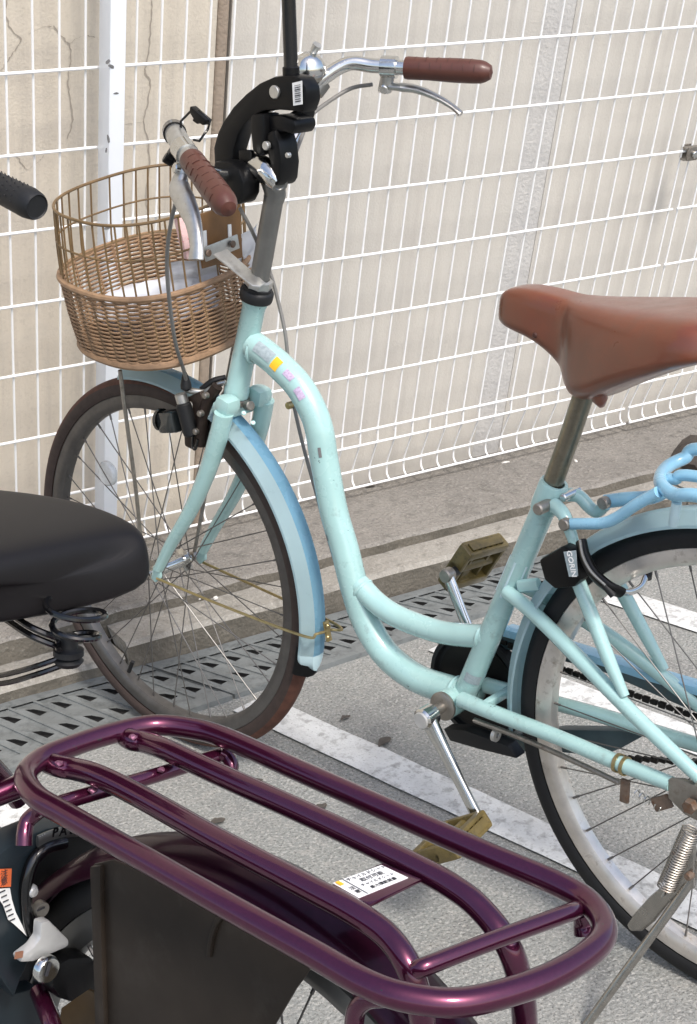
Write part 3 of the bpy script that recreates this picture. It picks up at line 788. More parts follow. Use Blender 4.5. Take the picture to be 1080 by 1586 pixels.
BX('crown_bridge', HT0 - hdir * .022, (.032, .070, .022), M_mint, fork, Matrix.Rotation(R(-14), 3, 'Y'), .006)
L('crown_bolt', cyl(.008, 0, .014), (0.886, 0.004, 0.676), (-1, .2, .2), M_steel, fork, 12)

# front caliper brake, dynamo lamp
brake = T('front_brake', ((0.934, 0.02, 0.703), (0.952, 0.026, 0.676), (0.962, 0.03, 0.644), (0.969, 0.03, 0.599)), .0095, M_darkrust, bike, 6, 10)
T('brake_arm', ((0.977, -0.01, 0.687), (0.985, 0.012, 0.677), (0.985, 0.03, 0.667), (0.989, 0.036, 0.646)), .0065, M_steel, brake, 6, 10)
T('brake_arm', ((0.943, 0, 0.704), (0.962, 0.016, 0.689), (0.98, 0.03, 0.689), (0.993, 0.034, 0.691)), .0055, M_alloy, brake, 6, 10)
BX('brake_shoe', (0.993, 0.026, 0.624), (.045, .012, .012), M_blackm, brake, Matrix.Rotation(R(40), 3, 'Y'))
BX('brake_shoe', (0.99, 0, 0.62), (.030, .016, .050), M_blackm, brake, Matrix.Rotation(R(-14), 3, 'Y'))
PR('brake_body', ((1.003, 0.004, 0.672), (0.962, 0.004, 0.693), (0.951, 0.004, 0.671), (0.966, 0.004, 0.626), (0.988, 0.004, 0.588), (1.006, 0.004, 0.591), (1.006, 0.004, 0.629)), (0, .030, 0), M_darkrust, brake, .004)
T('brake_arm', ((0.94, -0.005, 0.711), (0.955, 0.01, 0.706), (0.972, 0.02, 0.691)), .005, M_blackm, brake, 6, 10)
T('brake_arm', ((0.927, 0.008, 0.709), (0.946, 0.016, 0.701), (0.976, 0.026, 0.678)), .0035, M_alloy, brake, 6, 8)
for q in ((0.954, 0.04, 0.659), (0.967, 0.04, 0.626), (0.944, 0.036, 0.69)): L('brake_bolt', cyl(.0055, -.004, .006), q, Y, M_steel, brake, 10)
lamp = BX('dynamo_lamp', (1.031, 0.036, 0.63), (.046, .034, .038), M_lens, bike, Matrix.Rotation(R(12), 3, 'Y'), .010)
L('lamp_lens', [(0, .004), (.012, .003), (.019, 0), (.019, -.006)], (1.055, 0.04, 0.629), (1, .1, -.1), M_lens, lamp, 20)
L('dynamo_bottle', cyl(.013, -.03, .026, .003), (0.986, 0.042, 0.645), (.2, .1, 1), M_blackm, lamp, 16)
L('dynamo_roller', cyl(.010, .026, .042, .001), (0.986, 0.042, 0.645), (.2, .1, 1), M_alloy, lamp, 14)
T('lamp_hook', ((0.974, 0.04, 0.628), (0.979, 0.04, 0.599), (0.972, 0.04, 0.595), (0.965, 0.04, 0.613)), .0025, M_blackp, lamp)

# headset, stem
ST = Vector((0.848, 0, 0.883))
L('headset', [(.017, -.004), (.0255, -.004), (.0265, 0), (.0265, .010), (.0245, .013), (.0225, .014), (.0225, .018), (.0175, .020)], HT1, hdir, M_blackm, bike)
L('headset_locknut', [(.017, .018), (.0215, .018), (.0215, .030), (.0165, .032)], HT1, hdir, M_alloy, bike, 8)
SQ0, SQ1 = HT1 + hdir * .028, Vector((0.811, 0, 1.02))
stem = T('stem', [SQ0, SQ0.lerp(SQ1, .5), SQ1], .0152, M_stem, bike, 3, 20)
sh = ((0.849, 0.006, 1.062), (0.834, 0.008, 1.057), (0.816, 0.01, 1.05), (0.799, 0.012, 1.041), (0.79, 0.012, 1.034))
T('stem_shoulder', sh, [.0150, .0190, .0200, .0170, .0130], M_chrome, stem, 6, 20)
T('stem_collar', [SQ1 - (SQ1 - SQ0).normalized() * .012, SQ1, Vector(sh[2])], [.0160, .0165, .0150], M_stem, stem, 4, 18)
sd_ = (Vector(sh[4]) - Vector(sh[2])).normalized()
L('stem_bolt', [(0, .0005), (.0070, .0005), (.0085, .0020), (.0125, .0022), (.0132, -.004)], Vector(sh[4]), sd_ + Vector((0, .35, .25)), M_stem, stem, 20)
CLX = Vector((0.861, 0, 1.049))
L('bar_clamp', [(.0128, -.026), (.0185, -.026), (.0185, .026), (.0128, .026)], CLX, Vector((0, 1, -.19)), M_chrome, stem, 20)

# handlebar; the left end sits lower than the right
HB = [(0.628, 0.275, 1.115, 0.064), (0.741, 0.227, 1.139, 0.045), (0.790, 0.203, 1.150, 0.037), (0.823, 0.182, 1.156, 0.034), (0.850, 0.156, 1.148, 0.027), (0.862, 0.118, 1.118, .016), (CLX.x + .010, 0.070, CLX.z + .026, 0.010), (CLX.x, 0.030, CLX.z + .002, 0.005)]
hb = lambda p, s: Vector((p[0], s * p[1], p[2] - s * p[3]))
inL = ((0.848, 0.16, 1.119), (0.862, 0.138, 1.098), (0.866, 0.11, 1.072), (0.869, 0.075, 1.051), (0.866, 0.038, 1.044))
inR = ((0.849, -0.152, 1.169), (0.859, -0.138, 1.148), (0.851, -0.108, 1.117), (0.838, -0.07, 1.083), (0.838, -0.035, 1.062))
path = [hb(p, 1) for p in HB[:4]] + [Vector(p) for p in inL] + [CLX] + [Vector(p) for p in inR[::-1]] + [hb(p, -1) for p in HB[:4][::-1]]
bar = T('handlebar', path, .0112, M_chrome, bike, 10, 16)
grips = {}
for s in (1, -1):
    a, b = hb(HB[1], s), hb(HB[0], s)
    d = (b - a).normalized(); ln = (b - a).length
    prof = [(.0112, -.004), (.0165, -.004), (.0172, 0), (.0168, ln * .25), (.0182, ln * .6), (.0180, ln * .8), (.0172, ln * .93), (.0150, ln * .985), (.0105, ln + .006), (.0001, ln + .009)]
    g = L('grip', prof, a, d, M_grip, bar, 28); grips[s] = (a, b, d, ln)
    u_ = d.cross(Vector((0, 0, 1))).normalized(); v_ = u_.cross(d)
    for k in range(6):
        for j, off in ((0, 0.0), (1, .5)):
            for side in (-1, 1):
                c0 = a + d * (ln * (.10 + .14 * (k + off)))
                bm = bmesh.new(); pts = []
                for q in range(5):
                    an = R(90) + side * R((8 if j == 0 else 52) + q * 9); pts.append(c0 + (u_ * math.cos(an) + v_ * math.sin(an)) * (.0168 + .0012 * min(1, (.10 + .14 * (k + off)) / .55)))
                tube(bm, pts, .00055, 5); finish(bm, 'stitch', M_gripd, g)
sl0, sl1 = hb(HB[3], 1), hb(HB[1], 1)
T('bar_sleeve', [sl0, hb(HB[2], 1), sl1], .0146, M_alloy, bar, 4, 20)
# brake levers
def lever(s, pts, r, clamp):
    o = T('brake_lever', pts, r, M_alloy, bar, 8, 12, flat=.62)
    a, b, d, ln = grips[s]
    c = a - d * .030
    L('lever_clamp', [(.0112, -.012), (.0165, -.012), (.0165, .012), (.0112, .012)], c, d, M_chrome, o, 18)
    p0 = Vector(pts[0])
    bm = bmesh.new(); tube(bm, [c + (p0 - c) * .25, p0 + (p0 - c) * .25], .0115, 12, flat=.8); finish(bm, 'lever_bracket', M_alloy, o)
    L('lever_pivot', cyl(.0075, -.014, .014), p0, d.cross(p0 - c), M_chrome, o, 14)
    return o
lvL = lever(1, ((0.765, 0.222, 1.081), (0.764, 0.232, 1.059), (0.738, 0.245, 1.041), (0.711, 0.258, 1.02), (0.694, 0.27, 0.995), (0.69, 0.276, 0.976)), [.0095, .0165, .0160, .0125, .0105, .0120], None)
lvR = lever(-1, ((0.782, -0.222, 1.156), (0.757, -0.235, 1.154), (0.736, -0.248, 1.15), (0.709, -0.262, 1.138), (0.689, -0.272, 1.125), (0.677, -0.276, 1.115)), [.0085, .0115, .0105, .0088, .0075, .0085], None)
T('brake_cable', ((0.803, -0.215, 1.158), (0.833, -0.2, 1.152), (0.844, -0.16, 1.135), (0.837, -0.11, 1.117), (0.812, -0.06, 1.09), (0.797, -0.02, 1.053)), .0032, M_cable, bar, 8, 8)
T('brake_cable', ((0.774, 0.22, 1.056), (0.819, 0.2, 1.005), (0.856, 0.18, 0.943), (0.879, 0.16, 0.88), (0.916, 0.12, 0.798), (0.967, 0.06, 0.731), (0.984, 0.04, 0.699)), .0031, M_cable, bar, 8, 8)
L('cable_boot', [(.003, -.02), (.006, -.012), (.009, 0), (.009, .006), (.004, .010)], (0.981, 0.045, 0.703), (-.05, 0, -1), M_blackm, bar, 12)
T('brake_cable', ((0.856, 0.03, 0.995), (0.856, 0.01, 0.964), (0.867, -0.02, 0.926), (0.855, -0.03, 0.885), (0.844, -0.034, 0.841), (0.832, -0.034, 0.796), (0.825, -0.032, 0.751), (0.814, -0.03, 0.685), (0.796, -0.03, 0.619), (0.768, -0.03, 0.538), (0.742, -0.03, 0.462), (0.718, -0.03, 0.401)), .0030, M_cable, bike, 8, 8)
L('cable_stop', cyl(.006, -.006, .006), (0.817, -0.024, 0.683), (0, 1, 0), M_brass, bike, 10)
# bell
bc = Vector((0.849, -0.12, 1.184))
bell = L('bell', [(.0001, .026), (.012, .024), (.020, .018), (.0255, .008), (.0265, 0), (.024, -.002)], bc, (-.25, .15, .9), M_chrome, bar, 28)
L('bell_base', [(0, -.012), (.022, -.012), (.024, -.004), (.022, -.001)], bc, (-.25, .15, .9), M_steel, bell, 24)
T('bell_lever', ((0.848, -0.125, 1.199), (0.841, -0.125, 1.212), (0.834, -0.125, 1.221)), [.003, .006, .0072], M_alloy, bell, 5, 12)
L('bell_clamp', [(.0112, -.010), (.0150, -.010), (.0150, .010), (.0112, .010)], (0.857, -0.15, 1.157), hb(HB[4], -1) - hb(HB[5], -1), M_stem, bell, 18)
# black ring and wire loop on the left bend
rg = hb(HB[3], 1)
holder = L('lamp_holder_ring', [(.0112, -.009), (.0165, -.009), (.0165, .009), (.0112, .009)], rg, hb(HB[2], 1) - hb(HB[4], 1), M_blackp, bar, 20)
T('wire_loop', ((0.801, 0.19, 1.129), (0.8, 0.19, 1.139), (0.777, 0.19, 1.155), (0.761, 0.19, 1.155), (0.742, 0.19, 1.142), (0.747, 0.19, 1.132), (0.765, 0.19, 1.115), (0.776, 0.19, 1.116)), .0018, M_blackp, holder, 2, 8, smooth=False)
PR('lamp_bracket', ((0.773, 0.185, 1.161), (0.742, 0.185, 1.144), (0.75, 0.185, 1.137), (0.757, 0.185, 1.14), (0.761, 0.185, 1.138), (0.77, 0.185, 1.142), (0.768, 0.185, 1.145), (0.775, 0.185, 1.153)), (0, .012, 0), M_black, holder)
for q, r in (((0.82, 0.19, 1.093), 0.011), ((0.823, 0.195, 1.087), 0.008), ((0.804, 0.19, 1.088), 0.01), ((0.805, 0.195, 1.08), 0.008)): L('holder_knob', cyl(r, -.007, .007), q, (.4, .6, .5), M_black, holder, 12)

# basket
def ring_pt(xc, zc, a, b, t, e=2.5, roll=R(7.6), pit=R(5.5)):
    c, s = math.cos(t), math.sin(t)
    X = a * math.copysign(abs(c) ** (2 / e), c); Y_ = b * math.copysign(abs(s) ** (2 / e), s)
    return Vector((xc + X, Y_, zc - math.tan(roll) * Y_ + math.tan(pit) * X))
lev = [(1.093, .992, .122, .156), (1.0925, .935, .126, .154), (1.090, .878, .129, .150), (1.078, .824, .127, .149), (1.068, .770, .120, .142)]
def at_level(t, k):
    k = max(0, min(len(lev) - 1.0001, k)); i = int(k); f = k - i
    return ring_pt(*[lev[i][j] * (1 - f) + lev[i + 1][j] * f for j in range(4)], t)
NB = 40
def hoop(name, k, r, m, parent, seg=8, off=0.0):
    bm = bmesh.new(); P_ = []
    c = Vector((lev[int(k)][0], 0, 0))
    for i in range(96):
        p = at_level(2 * math.pi * i / 96, k); d = Vector((p.x - c.x, p.y, 0)).normalized(); P_.append(p + d * off)
    tube(bm, P_, r, seg, True); return finish(bm, name, m, parent)
basket = hoop('basket', 0, .0026, M_wickw, bike)
hoop('hoop', 0.95, .0017, M_wickw, basket)
hoop('braided_rim', 2.0, .0052, M_wick, basket, 8, .003)
hoop('hoop', 1.97, .0022, M_wickw, basket)
for i in range(NB):
    t = 2 * math.pi * (i + .5) / NB
    T('upright', [at_level(t, 0), at_level(t, 1), at_level(t, 2), at_level(t, 3), at_level(t, 3.999)], .0017, M_wickw, basket, 3, 6)
# woven strands, each one row that passes in front of and behind the uprights
NR = 34
for r_ in range(NR):
    k = 2.04 + (3.99 - 2.04) * r_ / (NR - 1)
    sparse = 0.15 < (r_ / NR) < 0.60
    bm = bmesh.new(); P_ = []
    M_ = NB * 4
    for i in range(M_):
        t = 2 * math.pi * (i + .0) / M_
        p = at_level(t, k + random.uniform(-.002, .002)); d = Vector((p.x - 1.08, p.y, 0)).normalized()
        ph = math.cos(math.pi * (i / 4.0 + .5 * 0) ) * (1 if r_ % 2 == 0 else -1)
        P_.append(p + d * (.0034 * ph) + Vector((0, 0, random.uniform(-.0005, .0005))))
    tube(bm, P_, .0019 if not sparse else .0016, 6, True)
    finish(bm, 'woven_strand', M_wick, basket)
for k, rr in ((3.96, .0050), (3.999, .0060)): hoop('braided_base', k, rr, M_wick, basket, 8, .001)
bm = bmesh.new(); vs = [bm.verts.new(at_level(2 * math.pi * i / 60, 3.97)) for i in range(60)]; bm.faces.new(vs); finish(bm, 'basket_floor', M_wick, basket, smooth=False)
# plate, bracket and struts that carry the basket
plate = PR('back_plate', ((0.964, -0, 0.981), (0.914, -0, 0.998), (0.888, -0, 0.992), (0.892, -0, 0.919), (0.952, -0, 0.902), (0.972, -0, 0.906)) , (0, .004, 0), M_board, basket, .001)
bp0 = at_level(math.pi, 0.2)
for o_ in (plate,): 
    bm = bmesh.new(); xb = .962
    pl = ((0.962, 0.027, 0.973), (0.962, -0.069, 0.982), (0.962, -0.072, 0.893), (0.962, 0.016, 0.889))
    prism(bm, pl, (-.004, 0, 0), 0, .001); me = o_.data; bm.to_mesh(me); bm.free()
for q in ((0.957, 0.01, 0.933), (0.957, -0.044, 0.935)): BX('plate_slot', q, (.002, .007, .030), M_paper, plate, bev=.0005)
br_ = PR('basket_bracket', ((0.94, 0.033, 0.927), (0.94, -0.042, 0.937), (0.94, -0.046, 0.914), (0.94, 0.028, 0.904)), (-.003, 0, 0), M_alloy, bike)
for q in ((0.935, 0.026, 0.918), (0.935, -0.027, 0.924)): L('bracket_screw', cyl(.006, 0, .004), q, (-1, 0, 0), M_rust, br_, 10)
PR('bracket_arm', ((0.919, 0.03, 0.916), (0.908, 0.01, 0.922), (0.857, 0, 0.883), (0.825, 0.012, 0.881), (0.827, 0.024, 0.877), (0.837, 0.03, 0.878)), (0, 0, .003), M_alloy, br_, .0008)
for s in (1, -1):
    p = at_level(R(100) * s, 3.99)
    q = Vector((WB, s * .060, RT + .004))
    T('basket_strut', [Vector((1.046, 0.125, 0.733)) if s > 0 else p, Vector((1.057, 0.11, 0.645)) if s > 0 else p.lerp(q, .3), Vector((1.075, 0.085, 0.5)) if s > 0 else p.lerp(q, .65), q], .0034, M_steel, bike, 8, 8)

# seat post, clamp, saddle
SP1 = Vector((0.259, 0, 0.812))
T('seat_post', [ST1 - sdir * .05, ST1.lerp(SP1, .5), SP1], .0142, M_seatpost, bike, 3, 20)
clamp = L('seat_clamp', cyl(.0085, -.020, .024, .002), (0.298, 0.02, 0.65), (0, 1, 0), M_steel, bike, 14)
T('rack_lug', ((0.291, 0.014, 0.65), (0.271, 0.022, 0.645), (0.26, 0.026, 0.633), (0.249, 0.028, 0.613), (0.243, 0.03, 0.596)), [.011, .0095, .0090, .0075, .006], M_mint, clamp, 6, 12)
T('rack_lug', ((0.296, -0.014, 0.656), (0.276, -0.022, 0.656), (0.258, -0.024, 0.643), (0.246, -0.024, 0.64), (0.234, -0.024, 0.652)), [.010, .0095, .0090, .0090, .008], M_mint, clamp, 6, 12)
L('clamp_bolt', cyl(.006, -.02, .02), (0.281, -0.01, 0.661), (0, 1, 0), M_chrome, clamp, 12)
# saddle, lofted section by section: x, half width, ridge z, edge z, shoulder
sec = [(.392, .006, .910, .897, .6), (.389, .017, .924, .888, .6), (.378, .026, .934, .882, .68), (.358, .031, .939, .877, .72), (.332, .033, .940, .872, .72), (.306, .034, .938, .860, .70), (.288, .035, .936, .848, .70), (.275, .037, .935, .836, .70), (.265, .047, .935, .816, .70), (.252, .056, .935, .807, .70),
       (.235, .064, .936, .807, .72), (.212, .073, .938, .814, .72), (.196, .079, .939, .824, .74), (.172, .087, .941, .838, .76), (.130, .098, .945, .860, .80), (.090, .104, .949, .880, .80), (.060, .104, .949, .893, .80), (.036, .092, .945, .900, .75), (.022, .060, .936, .905, .6), (.018, .020, .925, .908, .5)]
bm = bmesh.new(); rings = []
for x, w, zt, ze, sh in sec:
    prof = []
    for k in range(-8, 9):
        t = abs(k) / 8.0; sg = 1 if k >= 0 else -1
        # superellipse like shoulder running down into the skirt
        yy = w * (1 - (1 - t) ** 2.1) ** .62 if t < 1 else w
        zz = zt - (zt - ze) * (t ** (2.0 + 1.2 * sh))
        prof.append(bm.verts.new((x, sg * yy, zz)))
    rings.append(prof)
for A, B_ in zip(rings[:-1], rings[1:]):
    for k in range(16): bm.faces.new((A[k], A[k + 1], B_[k + 1], B_[k]))
bm.faces.new(rings[0]); bm.faces.new(rings[-1][::-1])
for A, B_ in zip(rings[:-1], rings[1:]): bm.faces.new((A[0], B_[0], B_[16], A[16]))
saddle = finish(bm, 'saddle', M_saddle, bike, ang=70)
ss_ = saddle.modifiers.new('s', 'SUBSURF'); ss_.levels = 2; ss_.render_levels = 2
bm = bmesh.new(); lathe(bm, [(.0001, .006), (.008, .004), (.011, 0), (.010, -.012), (.004, -.022), (.0001, -.024)], (0.21, 0.046, 0.831), (.1, .3, 1), 16); finish(bm, 'skirt_lobe', M_saddle, saddle)
L('saddle_rivet', cyl(.004, -.002, .003), (0.317, 0.032, 0.884), Y, M_gripd, saddle, 10)
for s in (1, -1): T('saddle_rail', [(.25, s * .018, .852), (.21, s * .018, .856), (.14, s * .020, .876), (.08, s * .026, .900)], .0035, M_steel, saddle)

# cranks and pedals
cr0 = Vector((0.46, 0.074, 0.294))
crL = Vector((0.358, 0.08, 0.162))
axle = L('crank_axle', cyl(.0085, -.085, .085), BB, Y, M_steel, bike, 16)
def crank(p0, p1, s):
    o = T('crank', [p0, p0.lerp(p1, .33), p0.lerp(p1, .66), p1], [.0150, .0114, .0098, .0104], M_chrome, bike, 4, 16, flat=.72, up=(0, 1, 0))
    L('crank_boss', cyl(.0165, -.014, .014, .003), p0, Y, M_chrome, o, 24)
    L('crank_cap', cyl(.0125, 0, .0165, .001), (p0.x, p0.y if s > 0 else p0.y - .0165, p0.z), Y, M_silver, o, 24)
    L('crank_eye', cyl(.0115, -.009, .009, .002), p1, Y, M_steel, o, 20)
    return o
crank(cr0, crL, 1)
cr1, crR = Vector((BB.x, -.072, BB.z)), Vector((0.547, -0.085, 0.445))
crank(cr1, crR, -1)
def pedal(end, s, ang, tilt=0):
    M_ = Matrix.Rotation(R(ang), 3, 'Y') @ Matrix.Rotation(R(tilt), 3, 'X')
    c = end + Vector((0, s * .066, 0))
    o = bpy.data.objects.new('pedal', None)
    bm = bmesh.new()
    # core barrel
    tube(bm, [M_ @ Vector((0, -.046, 0)), M_ @ Vector((0, .046, 0))], .010, 12)
    for sx in (-1, 1):   # side bars with a lengthwise slot
        for sz in (-1, 1):
            box(bm, M_ @ Vector((sx * .037, 0, sz * .0105)), (.016, .086, .007), M_, 0, .0032)
        box(bm, M_ @ Vector((sx * .031, 0, 0)), (.004, .084, .016), M_, 0, .0015)
        for k in range(-3, 4): box(bm, M_ @ Vector((sx * .0415, k * .012, 0)), (.005, .005, .018), M_, 0, .0015)
    for sy in (-1, 1):
        box(bm, M_ @ Vector((0, sy * .041, 0)), (.088, .010, .027), M_, 0, .0048)
        box(bm, M_ @ Vector((0, sy * .020, 0)), (.060, .006, .014), M_, 0, .002)
    p = finish(bm, 'pedal', M_amber, bike, loc=c)
    bpy.data.objects.remove(o)
    bm = bmesh.new(); tube(bm, [Vector((0, -s * .066, 0)), Vector((0, -s * .04, 0))], .008, 12)
    a = finish(bm, 'pedal_axle', M_blackm, p)
    for sx in (-1, 1):
        bm = bmesh.new(); box(bm, M_ @ Vector((sx * .0462, 0, 0)), (.003, .070, .014), M_, 0, .001); finish(bm, 'pedal_reflector', M_amber, p)
    return p
pedal(crL, 1, 34, -8)
pedal(crR, -1, 58, 8)

# chain case on the far side, chain
YC = -.052
case = L('chainring_guard', [(.030, YC - .010), (.084, YC - .010), (.088, YC - .006), (.088, YC + .010), (.080, YC + .012), (.078, YC + .004), (.030, YC + .004)], BB, Y, M_blackm, bike, 48)
L('chainring', [(.020, YC + .002), (.070, YC + .002), (.072, YC + .006), (.020, YC + .008)], BB, Y, M_chain, case, 40)
up_ = ((0.452, -0.052, 0.4), (0.392, -0.052, 0.403), (0.335, -0.052, 0.404), (0.272, -0.052, 0.405), (0.174, -0.052, 0.406), (0.094, -0.052, 0.409), (0.036, -0.052, 0.409), (-0.01, -0.052, 0.406), (-0.015, -0.052, 0.359), (0.032, -0.052, 0.361), (0.091, -0.052, 0.375), (0.172, -0.052, 0.382), (0.246, -0.052, 0.389), (0.312, -0.052, 0.384), (0.392, -0.052, 0.374), (0.451, -0.052, 0.366))
bm = bmesh.new(); prism(bm, up_, (0, -.022, 0), 0, .003)
for f in bm.faces:
    if f.normal.z > .55 and f.calc_center_median().z > .30: f.material_index = 1
finish(bm, 'upper_case', [M_case, M_blue], case)
PR('case_edge', ((0.417, -0.05, 0.405), (0.334, -0.05, 0.409), (0.271, -0.05, 0.41), (0.173, -0.05, 0.411), (0.093, -0.05, 0.414), (0.036, -0.05, 0.414), (0.035, -0.05, 0.402), (0.092, -0.05, 0.402), (0.172, -0.05, 0.399), (0.27, -0.05, 0.398), (0.333, -0.05, 0.397), (0.417, -0.05, 0.392)), (0, -.026, 0), M_blue, case, .002)
PR('lower_case', ((0.462, -0.054, 0.229), (0.389, -0.054, 0.235), (0.311, -0.054, 0.271), (0.211, -0.054, 0.305), (0.169, -0.054, 0.313), (0.209, -0.054, 0.276), (0.24, -0.054, 0.252), (0.309, -0.054, 0.233), (0.388, -0.054, 0.205), (0.461, -0.054, 0.195)), (0, -.020, 0), M_case, case, .003)
# chain: upper and lower run as toothed strips
ch = bmesh.new()
c0, c1 = (0.311, -0.052, 0.372), (0.081, -0.052, 0.369)
for (p, q) in ((c0, c1), ((0.239, -0.052, 0.253), (0.076, -0.052, 0.305)), ((0.439, -0.052, 0.386), c0)):
    p, q = Vector(p), Vector(q); n_ = int((q - p).length / .0127)
    for k in range(n_ + 1):
        box(ch, p.lerp(q, k / max(1, n_)), (.0105, .007, .0085 if k % 2 else .0065), None, 0, .001)
o = finish(ch, 'chain', M_chain, bike); o['kind'] = 'stuff'

# rear rack in sky blue
ry = .058
rkp = [Vector(p) for p in ((0.057, 0.058, 0.73), (0.091, 0.05, 0.721), (0.121, 0.03, 0.721), (0.14, 0, 0.722), (0.147, -0.03, 0.725), (0.137, -0.052, 0.732), (0.115, -0.06, 0.746))]
zr_ = (rkp[0].z + rkp[-1].z) / 2
rkp = [Vector((-.20, .060, zr_)), Vector((-.02, .060, rkp[0].z * .7 + zr_ * .3))] + rkp + [Vector((-.02, -.060, rkp[-1].z * .7 + zr_ * .3)), Vector((-.20, -.060, zr_)), Vector((-.27, -.045, zr_)), Vector((-.29, 0, zr_)), Vector((-.27, .045, zr_))]
rk = T('rear_rack', rkp, .0088, M_blue, bike, 8, 14, closed=True)
for s in (1, -1): T('rack_leg', [(-.16, s * .060, zr_), (-.12, s * .066, .60), (-.02, s * .070, RT + .02)], .006, M_blue, rk, 4, 12)
T('rack_bar', list(((0.127, 0.004, 0.721), (0.117, 0.004, 0.723), (0.087, 0.004, 0.733))) + [(-.10, .004, zr_), (-.285, .004, zr_)], .0078, M_blue, rk, 6, 12)
T('rack_stay', ((0.257, 0.034, 0.637), (0.228, 0.036, 0.645), (0.198, 0.038, 0.654), (0.175, 0.04, 0.669), (0.149, 0.044, 0.692), (0.117, 0.045, 0.717)), .0078, M_blue, rk, 6, 14)
T('rack_stay', ((0.233, -0.022, 0.658), (0.202, -0.022, 0.669), (0.166, -0.026, 0.679), (0.144, -0.035, 0.695)), .0075, M_blue, rk, 6, 12, flat=1.3)
for q in ((0.255, 0.038, 0.639), (0.228, -0.012, 0.661)): L('rack_bolt', cyl(.0085, -.004, .008), q, Y, M_steel, rk, 12)
T('rack_leg', ((0.088, 0.05, 0.712), (0.092, 0.046, 0.691), (0.095, 0.042, 0.679)), .0065, M_fender, rk, 4, 12)

# ring lock behind the seat tube
lock = PR('ring_lock', ((0.285, 0.03, 0.585), (0.25, 0.03, 0.613), (0.234, 0.03, 0.61), (0.227, 0.03, 0.591), (0.218, 0.03, 0.573), (0.227, 0.03, 0.561), (0.258, 0.03, 0.549), (0.275, 0.03, 0.558)), (0, .026, 0), M_black, bike, .005)
LC = (0.206, 0, 0.604)
T('lock_ring', ((0.227, 0.044, 0.623), (0.215, 0.052, 0.607), (0.198, 0.056, 0.589), (0.177, 0.054, 0.576), (0.165, 0.04, 0.565)), .0070, M_black, lock, 8, 12, flat=1.5)
T('lock_trim', ((0.224, 0.052, 0.628), (0.213, 0.06, 0.61), (0.197, 0.064, 0.594), (0.176, 0.062, 0.58)), .0022, M_stem, lock, 8, 8)
T('lock_shackle', ((0.172, 0.04, 0.566), (0.166, 0.018, 0.558), (0.167, -0.012, 0.556), (0.173, -0.034, 0.562)), .0048, M_chrome, lock, 8, 12)
T('lock_ring', ((0.172, -0.036, 0.558), (0.177, -0.044, 0.569), (0.193, -0.048, 0.592), (0.222, -0.044, 0.605)), .0068, M_black, lock, 8, 12, flat=1.4)
T('lock_foot', ((0.18, 0.06, 0.58), (0.167, 0.056, 0.566)), .005, M_blackm, lock, smooth=False)
pa, pb, pc = (0.244, 0.058, 0.608), (0.234, 0.058, 0.575), (0.225, 0.058, 0.615)
pd = Vector(pb) + (Vector(pc) - Vector(pa)) * .72
PR('lock_label', [pa, pc, pd, pb], (0, .0008, 0), M_greyl, lock, 0)
ctr = (Vector(pa) + Vector(pc) + Vector(pb) + pd) / 4 + Vector((0, .0012, 0))
text_obj('lock_lettering', 'GORIN', .0115, M_paper, lock, ctr, Vector(pb) - Vector(pa), Vector(pc) - Vector(pa), .0002, .0002)

# kickstand
ks = T('kickstand', ((0.001, 0.085, 0.248), (0.011, 0.095, 0.212), (0.041, 0.125, 0.138), (0.074, 0.16, 0.058), (0.102, 0.19, -0.012), (0.122, 0.215, -0.066)), .0062, M_stand, bike, 4, 12)
PR('stand_plate', ((0.006, 0.088, 0.281), (0.015, 0.088, 0.242), (0.039, 0.088, 0.206), (0.065, 0.088, 0.171), (0.085, 0.088, 0.136), (0.096, 0.088, 0.112), (0.089, 0.088, 0.105), (0.072, 0.088, 0.113), (0.055, 0.088, 0.136), (0.032, 0.088, 0.179), (0.001, 0.088, 0.213)), (0, .010, 0), M_stand, ks, .004)
L('plate_rivet', cyl(.0055, 0, .012), (0.007, 0.094, 0.232), Y, M_rust, ks, 12)
sp0, sp1 = Vector((0.013, 0.092, 0.295)), Vector((0.039, 0.1, 0.199))
dd = (sp1 - sp0); N_ = 24
e1 = dd.normalized().orthogonal(); e2 = dd.normalized().cross(e1)
T('stand_spring', [sp0 + dd * (k / (N_ * 8)) + (e1 * math.cos(k * math.pi / 4) + e2 * math.sin(k * math.pi / 4)) * .0088 for k in range(N_ * 8)], .0013, M_steel, ks, 1, 5)
T('spring_hook', [sp1, sp1 + dd.normalized() * .016], .0015, M_alloy, ks, smooth=False, seg=6)

# umbrella holder clamped to the handlebar
def PRY(name, pts, y0, y1, m, parent, bev=.004):
    return PR(name, [(p[0], y0, p[2]) for p in pts], (0, y1 - y0, 0), m, parent, bev)
uh = PRY('umbrella_holder', ((0.922, 0.004, 1.044), (0.922, 0.004, 1.077), (0.913, 0.004, 1.098), (0.9, 0.004, 1.116), (0.876, 0.004, 1.14), (0.848, 0.004, 1.16), (0.82, 0.004, 1.176), (0.791, 0.004, 1.186), (0.759, 0.004, 1.19), (0.739, 0.004, 1.187), (0.728, 0.004, 1.174), (0.727, 0.004, 1.156), (0.735, 0.004, 1.138), (0.756, 0.004, 1.14), (0.784, 0.004, 1.14), (0.81, 0.004, 1.137), (0.834, 0.004, 1.129), (0.852, 0.004, 1.116), (0.868, 0.004, 1.099), (0.879, 0.004, 1.076), (0.881, 0.004, 1.053), (0.885, 0.004, 1.043), (0.907, 0.004, 1.04)), -.015, .017, M_black, bike, .006)
